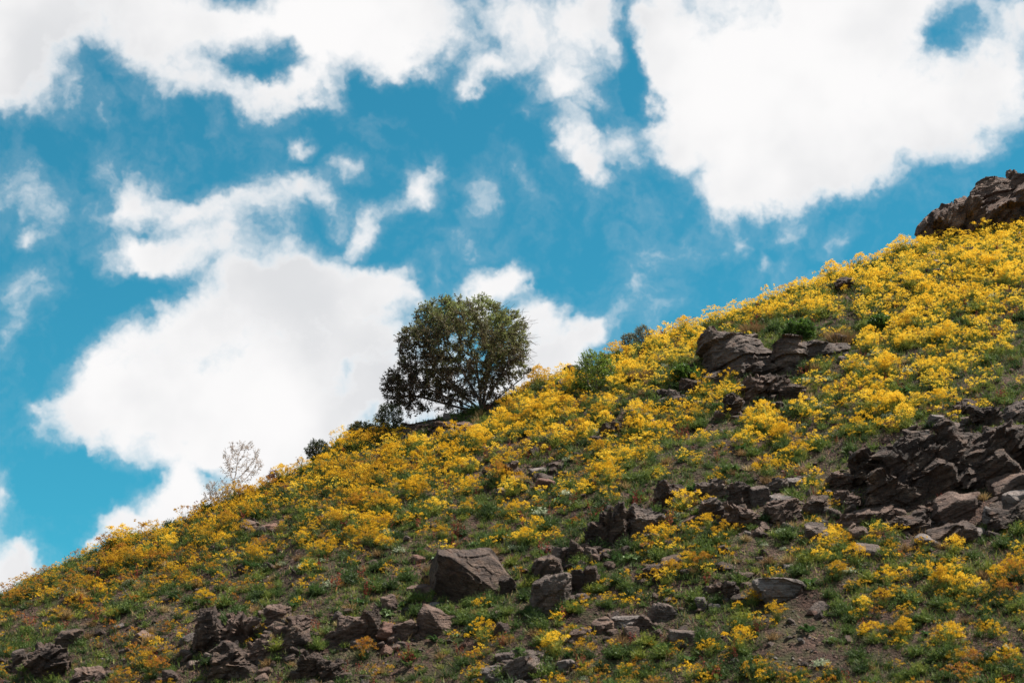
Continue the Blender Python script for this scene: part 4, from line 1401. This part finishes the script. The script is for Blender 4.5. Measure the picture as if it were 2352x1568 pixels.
def gravel(name, xs, ys, zs, ss, pk, label, level=1):
    Vs, Fs, Ms, off_ = [], [], [], 0
    gv = [stone_mesh(20 + i, level) for i in range(8)]
    for i in range(len(xs)):
        V_, F_ = gv[i % 8]
        e = Euler((rng.uniform(-.6, 1.0), rng.uniform(-.8, .5), rng.uniform(0, 6.28))).to_matrix()
        Vs.append((V_ * ss[i] * 1.4) @ np.array(e).T + np.array([xs[i], ys[i], zs[i] + ss[i] * .1]))
        Fs.append(F_ + off_)
        Ms.append(np.full(len(F_), pk[i]))
        off_ += len(V_)
    link(name, mesh_np(name, np.concatenate(Vs), np.concatenate(Fs), [M[q] for q in smats], np.concatenate(Ms)), kind='stuff', label=label)


r_ = np.where(~chosen)[0]
gravel('rubble', x[r_], y[r_], z[r_], sz[r_] * .8, pick[r_], 'small broken rubble around the outcrops', 2)
x, y, z, px, py, d = scatter(60000)
k_ = rng.uniform(0, 1, len(x)) < (.22 + .75 * bare(px, py))
x, y, z = x[k_][:22000], y[k_][:22000], z[k_][:22000]
gravel('gravel', x, y, z, rng.uniform(.02, .085, len(x)), rng.choice(5, len(x), p=[.25, .33, .2, .16, .06]), 'loose gravel on the bare scree', 1)


# ------------------------------------------------------------------ woody plants
def tubes(seg, rad0, rad1, sides=4):
    """seg (n,2,3): tapering prisms"""
    A, B_ = seg[:, 0], seg[:, 1]
    d_ = unit(B_ - A)
    ref = np.where(np.abs(d_[:, 2:3]) > .9, np.array([[1.0, 0, 0]]), np.array([[0, 0, 1.0]]))
    u_ = unit(np.cross(d_, ref))
    v_ = np.cross(d_, u_)
    n_ = len(seg)
    th = np.arange(sides) * 2 * np.pi / sides
    ring = u_[:, None] * np.cos(th)[None, :, None] + v_[:, None] * np.sin(th)[None, :, None]
    P0 = A[:, None] + ring * rad0[:, None, None]
    P1 = B_[:, None] + ring * rad1[:, None, None]
    V_ = np.concatenate([P0, P1], 1).reshape(-1, 3)
    base = (np.arange(n_) * 2 * sides)[:, None]
    F_ = []
    for k__ in range(sides):
        k2 = (k__ + 1) % sides
        F_.append(np.concatenate([base + k__, base + k2, base + sides + k2, base + sides + k__], 1))
    return V_, np.concatenate(F_)


def colonize(roots, attr, step=.12, infl=1.0, kill=.17, iters=90, lift=.0, g=None):
    """grow branches from the polylines in roots towards the points attr"""
    nodes, par, limb = [], [], []
    for li, pl in enumerate(roots):
        prev = -1
        for k__, p_ in enumerate(pl):
            if k__ == 0 and li > 0:
                prev = 0
                continue
            nodes.append(np.array(p_, float))
            par.append(prev)
            limb.append(li)
            prev = len(nodes) - 1
    attr = attr.copy()
    for it in range(iters):
        if not len(attr):
            break
        N_ = np.array(nodes)
        d2 = ((attr[:, None, :] - N_[None]) ** 2).sum(2)
        near = d2.argmin(1)
        dist = np.sqrt(d2[np.arange(len(attr)), near])
        act = dist < infl
        if not act.any():
            infl *= 1.5
            continue
        new = {}
        for a_, n_ in zip(np.where(act)[0], near[act]):
            new.setdefault(int(n_), []).append(attr[a_] - N_[n_])
        for n_, ds in new.items():
            dv = unit(np.sum([q / np.linalg.norm(q) for q in ds], 0) + g.normal(0, .25, 3) + np.array([0, 0, lift]))
            nodes.append(N_[n_] + dv * step)
            par.append(n_)
            limb.append(limb[n_])
        N2 = np.array(nodes[len(N_):])
        kd = np.sqrt(((attr[:, None, :] - N2[None]) ** 2).sum(2)).min(1)
        attr = attr[kd > kill]
    N_, par, limb = np.array(nodes), np.array(par), np.array(limb)
    w = np.zeros(len(N_))
    ch = np.zeros(len(N_), int)
    for i in range(len(N_) - 1, 0, -1):
        w[i] = max(w[i], 1.0)
        w[par[i]] += w[i]
        ch[par[i]] += 1
    return N_, par, limb, w, ch


def woody(name, label, cat, base, roots, attr, leafmat, barkmat, leafsize, leaves_per, seed, tip_r=.004, rk=.42, twigs=3, twig_len=.2, step=.12, kill=.17,
          infl=1.0, infl_iters=90, tone_fn=None, bare_twigs=0, droop=0.0, leaf_name='crown', group=None, leaf_aspect=.38):
    g = np.random.default_rng(seed)
    N_, par, limb, w, ch = colonize(roots, attr, step, infl, kill, infl_iters, .0, g)
    idx = np.arange(1, len(N_))
    seg = np.stack([N_[par[idx]], N_[idx]], 1)
    rad = tip_r * w ** rk
    r0 = np.minimum(rad[par[idx]], rad[idx] * 1.25)
    root = link(name, None, label=label, category=cat)
    root.location = base
    root.empty_display_size = .3
    if group:
        root['group'] = group
    rmax = rad.max()
    thick = (rad[idx] > rmax * .42) & (limb[idx] == 0)
    trunk, comp = thick.copy(), np.full(len(N_), -1)
    for i_, nd in enumerate(idx):
        if not thick[i_]:
            pr = par[nd]
            comp[nd] = 1000 + limb[nd] if limb[nd] > 0 else (comp[pr] if comp[pr] >= 0 else nd + 2000)
    cid, cn = np.unique(comp[idx][~thick], return_counts=True)
    small = set(cid[cn < 8])
    trunk = thick | np.array([c_ in small for c_ in comp[idx]])
    V_, F_ = tubes(seg[trunk], r0[trunk], rad[idx][trunk], 8)
    link('trunk', mesh_np('trunk', V_, F_, [M[barkmat]], smooth=True), root)
    for li in sorted(set(comp[idx][~trunk])):
        s_ = (~trunk) & (comp[idx] == li)
        V_, F_ = tubes(seg[s_], r0[s_], rad[idx][s_], 4)
        link('branch', mesh_np('branch', V_, F_, [M[barkmat]]), root)
    # twigs from thin nodes
    thin_n = np.where(w < 7)[0]
    T0 = np.repeat(N_[thin_n], twigs, 0)
    out = unit(T0 - np.average(N_, 0) + np.array([0, 0, .2]))
    dirs = unit(out * .8 + g.normal(0, .6, T0.shape) + np.array([0, 0, -droop]))
    L = g.uniform(.4, 1.0, len(T0)) * twig_len
    T1 = T0 + dirs * L[:, None]
    if bare_twigs:
        far_ = np.argsort(-((N_[:, 0]) + .3 * g.normal(size=len(N_))))[:bare_twigs]
        d2_ = unit(N_[far_] - np.average(N_, 0) + g.normal(0, .4, (len(far_), 3)))
        Tm = N_[far_] + d2_ * .25
        Te = Tm + unit(d2_ + g.normal(0, .5, d2_.shape)) * .28
        segs = np.concatenate([np.stack([T0, T1], 1), np.stack([N_[far_], Tm], 1), np.stack([Tm, Te], 1)])
    else:
        segs = np.stack([T0, T1], 1)
    V_, F_ = tubes(segs, np.full(len(segs), tip_r * .9), np.full(len(segs), tip_r * .45), 3)
    link('twigs', mesh_np('twigs', V_, F_, [M[barkmat]]), root, kind='stuff')
    # leaves along the twigs
    t_ = g.uniform(.2, 1.05, (len(T0), leaves_per))
    C_ = (T0[:, None] + (T1 - T0)[:, None] * t_[..., None]).reshape(-1, 3) + g.normal(0, .012, (len(T0) * leaves_per, 3))
    n_ = len(C_)
    a_ = unit(np.repeat(dirs, leaves_per, 0) * .7 + g.normal(0, .6, (n_, 3)))
    b__ = unit(np.cross(a_, g.normal(size=(n_, 3))))
    s_ = leafsize * g.uniform(.6, 1.25, (n_, 1))
    Q = np.stack([C_, C_ + a_ * s_ * .5 + b__ * s_ * leaf_aspect * .5, C_ + a_ * s_, C_ + a_ * s_ * .5 - b__ * s_ * leaf_aspect * .5], 1)
    tone = tone_fn(C_, g) if tone_fn else g.normal(.5, .2, n_)
    tone = np.repeat(np.clip(tone, 0, 1), 4)
    link(leaf_name, mesh_np(leaf_name, Q.reshape(-1, 3), np.arange(n_ * 4).reshape(-1, 4), [M[leafmat]], tone=tone), root, kind='stuff')
    print('WOODY', name, len(N_), n_)
    return root


def ell(n, c, r, g, shell=.0):
    q = unit(g.normal(size=(n, 3))) * (g.uniform(shell, 1, (n, 1)) ** (1 / 2.2))
    return q * np.array(r) + np.array(c)


g = np.random.default_rng(5)
base = hit(1108, 946)
base[2] -= .08
sT = 2 * TF * base[1] / math.cos(PITCH) / 2352


def tloc(px, py, dy=0.0):
    """a point of the tree above picture point (px, py), relative to its foot"""
    d_ = ray(px, py)
    P = EYE + d_ / d_[1] * (base[1] + dy)
    return P - base


crown = []
for (cx, cy, rx, ry, dd, nn) in [(1065, 800, 150, 118, 1.9, 1500), (985, 870, 95, 80, 1.3, 420), (930, 905, 48, 52, .8, 170), (1155, 805, 58, 78, 1.2, 300), (1010, 740, 60, 45, .9, 190),
                                 (1100, 735, 75, 40, 1.0, 190), (1168, 752, 40, 36, .6, 110), (1190, 850, 28, 40, .6, 60), (905, 880, 26, 34, .5, 70), (960, 790, 45, 50, .8, 130), (1040, 712, 22, 24, .3, 40)]:
    c_ = tloc(cx, cy)
    crown.append(ell(nn, c_, (rx * sT, dd, ry * sT * 1.04), g, .15))
A_ = np.concatenate(crown)
lowR = tloc(1210, 905)
gap = np.array([mnoise.noise(Vector(q) * 1.15 + Vector((7, 3, 1))) for q in A_])
keep = (gap > -.33) & (A_[:, 2] > .30) & ~((A_[:, 0] > .15) & (A_[:, 2] < .55 + .35 * (A_[:, 0] - .15)))
A_ = A_[keep]


def arc(pts, n=9):
    P = np.array([tloc(*p_) if len(p_) == 2 else tloc(p_[0], p_[1], p_[2]) for p_ in pts])
    t_ = np.linspace(0, 1, len(pts))
    tt = np.linspace(0, 1, n)
    c_ = np.stack([np.interp(tt, t_, P[:, k__]) for k__ in range(3)], 1)
    c_[1:-1] = (c_[:-2] + 2 * c_[1:-1] + c_[2:]) / 4
    return [tuple(q) for q in c_]


F0 = (1108, 946)
roots = [arc([F0, (1105, 915), (1098, 870), (1092, 820)]),
         arc([F0, (1100, 915, .2), (1075, 875, .5), (1050, 830, .7)]),
         arc([F0, (1118, 912, -.1), (1140, 878, -.3), (1168, 846, -.5)]),
         arc([F0, (1085, 925, -.2), (1045, 895, -.5), (1000, 850, -.8)]),
         arc([F0, (1068, 928, -.3), (1010, 905, -.5), (960, 880, -.5)]),
         arc([F0, (1060, 938, .1), (1000, 920, .0), (945, 905, 0), (915, 915, 0)]),
         arc([F0, (1112, 905, .3), (1120, 860, .6), (1135, 805, .8)]),
         arc([F0, (1055, 940, -.4), (1000, 932, -.5), (945, 950, -.5)]),
         arc([F0, (1130, 925, .1), (1165, 895, .2), (1200, 868, .2)])]


def tree_lit_tone(C_, g_):
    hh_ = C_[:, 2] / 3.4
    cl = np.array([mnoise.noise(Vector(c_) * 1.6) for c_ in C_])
    return .12 + .58 * hh_ + .05 * C_[:, 0] + .35 * cl + g_.normal(0, .12, len(C_))  # browner below, greener above; sunlit top and right side put into the leaf colour


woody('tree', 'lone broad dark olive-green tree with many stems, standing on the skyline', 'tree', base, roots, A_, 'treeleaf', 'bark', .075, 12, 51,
      tip_r=.006, rk=.43, twigs=4, twig_len=.24, kill=.16, tone_fn=tree_lit_tone, bare_twigs=160)

# bare sapling on the left ridge
def small_woody(name, label, cat, px0, px1, py0, py1, leafmat, barkmat, leaf, per, seed, nattr=160, stems=3, shell=.3, foot=None, **kw):
    g_ = np.random.default_rng(seed)
    cx = (px0 + px1) / 2 if foot is None else foot
    b_ = hit(cx, py1)
    b_[2] -= .04
    s_ = 2 * TF * b_[1] / math.cos(PITCH) / 2352
    w, h = (px1 - px0) * s_, (py1 - py0) * s_
    ox = ((px0 + px1) / 2 - cx) * s_
    lo = kw.pop('lo', .15)
    A = ell(nattr, (ox, 0, h * (1 + lo) / 2), (w / 2, w / 2 * .8, h * (1 - lo) / 2), g_, shell)
    rts = []
    for k__ in range(stems):
        a_ = g_.uniform(0, 6.28)
        t = np.linspace(0, 1, 5)[:, None]
        e = np.array([ox * .5 + math.cos(a_) * w * .18, math.sin(a_) * w * .15, h * max(lo, .2)])
        rts.append([tuple(q) for q in (t * e * np.array([1, 1, 1]))])
    kw.setdefault('step', h * .05)
    kw.setdefault('kill', h * .07)
    kw.setdefault('infl', h * .8)
    return woody(name, label, cat, b_, rts, A, leafmat, barkmat, leaf, per, seed, **kw)


small_woody('sapling', 'slender almost leafless pale sapling standing alone on the left ridge', 'sapling', 503, 600, 1003, 1140, 'dryleaf', 'palebark', .055, 3, 61,
            nattr=230, stems=1, foot=545, tip_r=.0045, rk=.38, twigs=3, twig_len=.15, lo=.25)
small_woody('bare_bush', 'thin half-bare brownish bush just left of the slender sapling', 'bush', 465, 535, 1096, 1160, 'dryleaf', 'palebark', .05, 3, 62,
            nattr=120, stems=3, tip_r=.003, twigs=2, twig_len=.12)
small_woody('skyline_bush', 'small dry reddish bush on the skyline right of the sapling', 'bush', 612, 645, 1078, 1112, 'dock', 'palebark', .05, 3, 72, nattr=60, tip_r=.003, twig_len=.1)
small_woody('green_bush', 'round bright green bush on the ridge right of the lone tree', 'bush', 1322, 1412, 800, 900, 'bushleaf', 'bark', .07, 5, 63, nattr=420, stems=5, shell=.1, twigs=3, twig_len=.18, lo=.05,
            tone_fn=lambda C_, g_: g_.normal(.66, .15, len(C_)))
small_woody('grey_shrub', 'grey-green shrub standing out on the skyline right of the round green bush', 'shrub', 1426, 1466, 762, 808, 'greyleaf', 'bark', .05, 5, 64, nattr=220, stems=4, twigs=3, twig_len=.12, lo=.05)
small_woody('grey_shrub', 'taller narrow grey-green shrub on the skyline, rightmost of the two grey shrubs', 'shrub', 1456, 1498, 742, 792, 'greyleaf', 'bark', .05, 4, 65, nattr=170, stems=3, twigs=3, twig_len=.14, lo=.05)
small_woody('green_bush', 'dark green leafy bush on top of the big layered outcrop', 'bush', 1798, 1872, 732, 782, 'bushleaf', 'bark', .09, 5, 66, nattr=300, stems=5, shell=.1, twigs=3, twig_len=.14, lo=.02,
            tone_fn=lambda C_, g_: g_.normal(.18, .12, len(C_)))
small_woody('green_bush', 'green leafy bush at the left foot of the big layered outcrop', 'bush', 1544, 1608, 836, 884, 'bushleaf', 'bark', .09, 5, 67, nattr=260, stems=5, shell=.1, twigs=3, twig_len=.14, lo=.02,
            tone_fn=lambda C_, g_: g_.normal(.22, .12, len(C_)))
small_woody('dark_shrub', 'low dark shrub at the left foot of the lone tree', 'shrub', 862, 925, 922, 1000, 'darkleaf', 'bark', .06, 5, 68, nattr=380, stems=5, shell=.1, twigs=3, twig_len=.15, lo=.02)
small_woody('dark_shrub', 'small dark shrub on the skyline farther left below the lone tree', 'shrub', 800, 862, 968, 1012, 'darkleaf', 'bark', .055, 4, 69, nattr=240, stems=5, shell=.1, twigs=3, twig_len=.13, lo=.02)
small_woody('dark_shrub', 'leftmost small green shrub on the skyline below the lone tree', 'shrub', 702, 756, 1010, 1056, 'darkleaf', 'bark', .055, 4, 70, nattr=220, stems=5, shell=.1, twigs=3, twig_len=.12, lo=.02)
small_woody('green_bush', 'dark green bush among yellow flowers right of the brown grass tussock', 'bush', 1996, 2050, 722, 762, 'bushleaf', 'bark', .08, 5, 71, nattr=220, stems=5, shell=.1, twigs=3, twig_len=.13, lo=.02,
            tone_fn=lambda C_, g_: g_.normal(.2, .12, len(C_)))



# brown grass tussocks around the layered outcrop
def tussock(px0, px1, py, h, label, seed, n=520):
    g_ = np.random.default_rng(seed)
    b_ = hit((px0 + px1) / 2, py)
    s_ = 2 * TF * b_[1] / math.cos(PITCH) / 2352
    w = (px1 - px0) * s_
    hh_ = h * s_
    a_ = g_.uniform(0, 2 * np.pi, n)
    o_ = np.stack([g_.uniform(-.32, .32, n) * w, g_.normal(0, .10, n), np.zeros(n)], 1)
    d_ = np.stack([np.cos(a_) * .35 + o_[:, 0] / w * 1.3, np.sin(a_) * .35 - .1, g_.uniform(.6, 1, n)], 1)
    B_ = Buf()
    B_.tris(blades(o_, o_ + unit(d_) * (hh_ * g_.uniform(.6, 1.1, n))[:, None], .012, g_, .05))
    V_, F_, _ = B_.get()
    o = link('grass_tussock', mesh_np('grass_tussock', V_, F_, [M['straw']], tone=.18), label=label, category='grass tussock')
    o.location = b_ - np.array([0, 0, .03])


tussock(1896, 1962, 792, 46, 'dense brown grass tussock arching over the small perched rock', 1)
tussock(1628, 1680, 790, 34, 'brown grass fringe hanging on the left shoulder of the big layered outcrop', 2)
tussock(1690, 1790, 765, 28, 'long low fringe of brown grass along the top of the big layered outcrop', 3)
tussock(1440, 1500, 876, 30, 'brown grass tussock left of the leafy bush by the layered outcrop', 4)
tussock(1745, 1800, 1116 - 4, 22, 'dry grass on top of the fractured slate band', 5, 300)
tussock(2030, 2080, 984, 26, 'ochre grass tussock just left above the big dark cliff', 6, 300)


# bleached twigs
def dead_twig(px, py, L, label, seed):
    g_ = np.random.default_rng(seed)
    b_ = hit(px, py)
    P = [np.zeros(3)]
    d_ = unit(np.array([g_.normal(0, .6), -.3, .8]))
    for k__ in range(6):
        d_ = unit(d_ + g_.normal(0, .35, 3))
        P.append(P[-1] + d_ * L / 6)
    P = np.array(P)
    seg = np.stack([P[:-1], P[1:]], 1)
    br = np.stack([P[3], P[3] + unit(g_.normal(size=3) + np.array([0, 0, .5])) * L * .35])[None]
    seg = np.concatenate([seg, br])
    r__ = np.linspace(.018, .008, len(seg))
    V_, F_ = tubes(seg, r__, r__ * .85, 5)
    o = link('dead_twig', mesh_np('dead_twig', V_, F_, [M['rock_pale']]), label=label, category='twig')
    o.location = b_


dead_twig(1488, 1060, .75, 'bleached crooked twig standing above the middle flowers', 1)
dead_twig(1404, 1028, .5, 'bleached forked twig beside the dark slaty patch', 2)
dead_twig(2288, 862, .5, 'bleached twig at the right edge above the tilted slab pile', 3)
dead_twig(305, 1380, .5, 'thin bleached twig on the bare soil of the left slope', 4)
dead_twig(1270, 1290, .4, 'thin bleached twig beside the low leaning slates', 5)
dead_twig(1208, 1415, .4, 'thin bleached twig left of the upright grey boulder', 6)
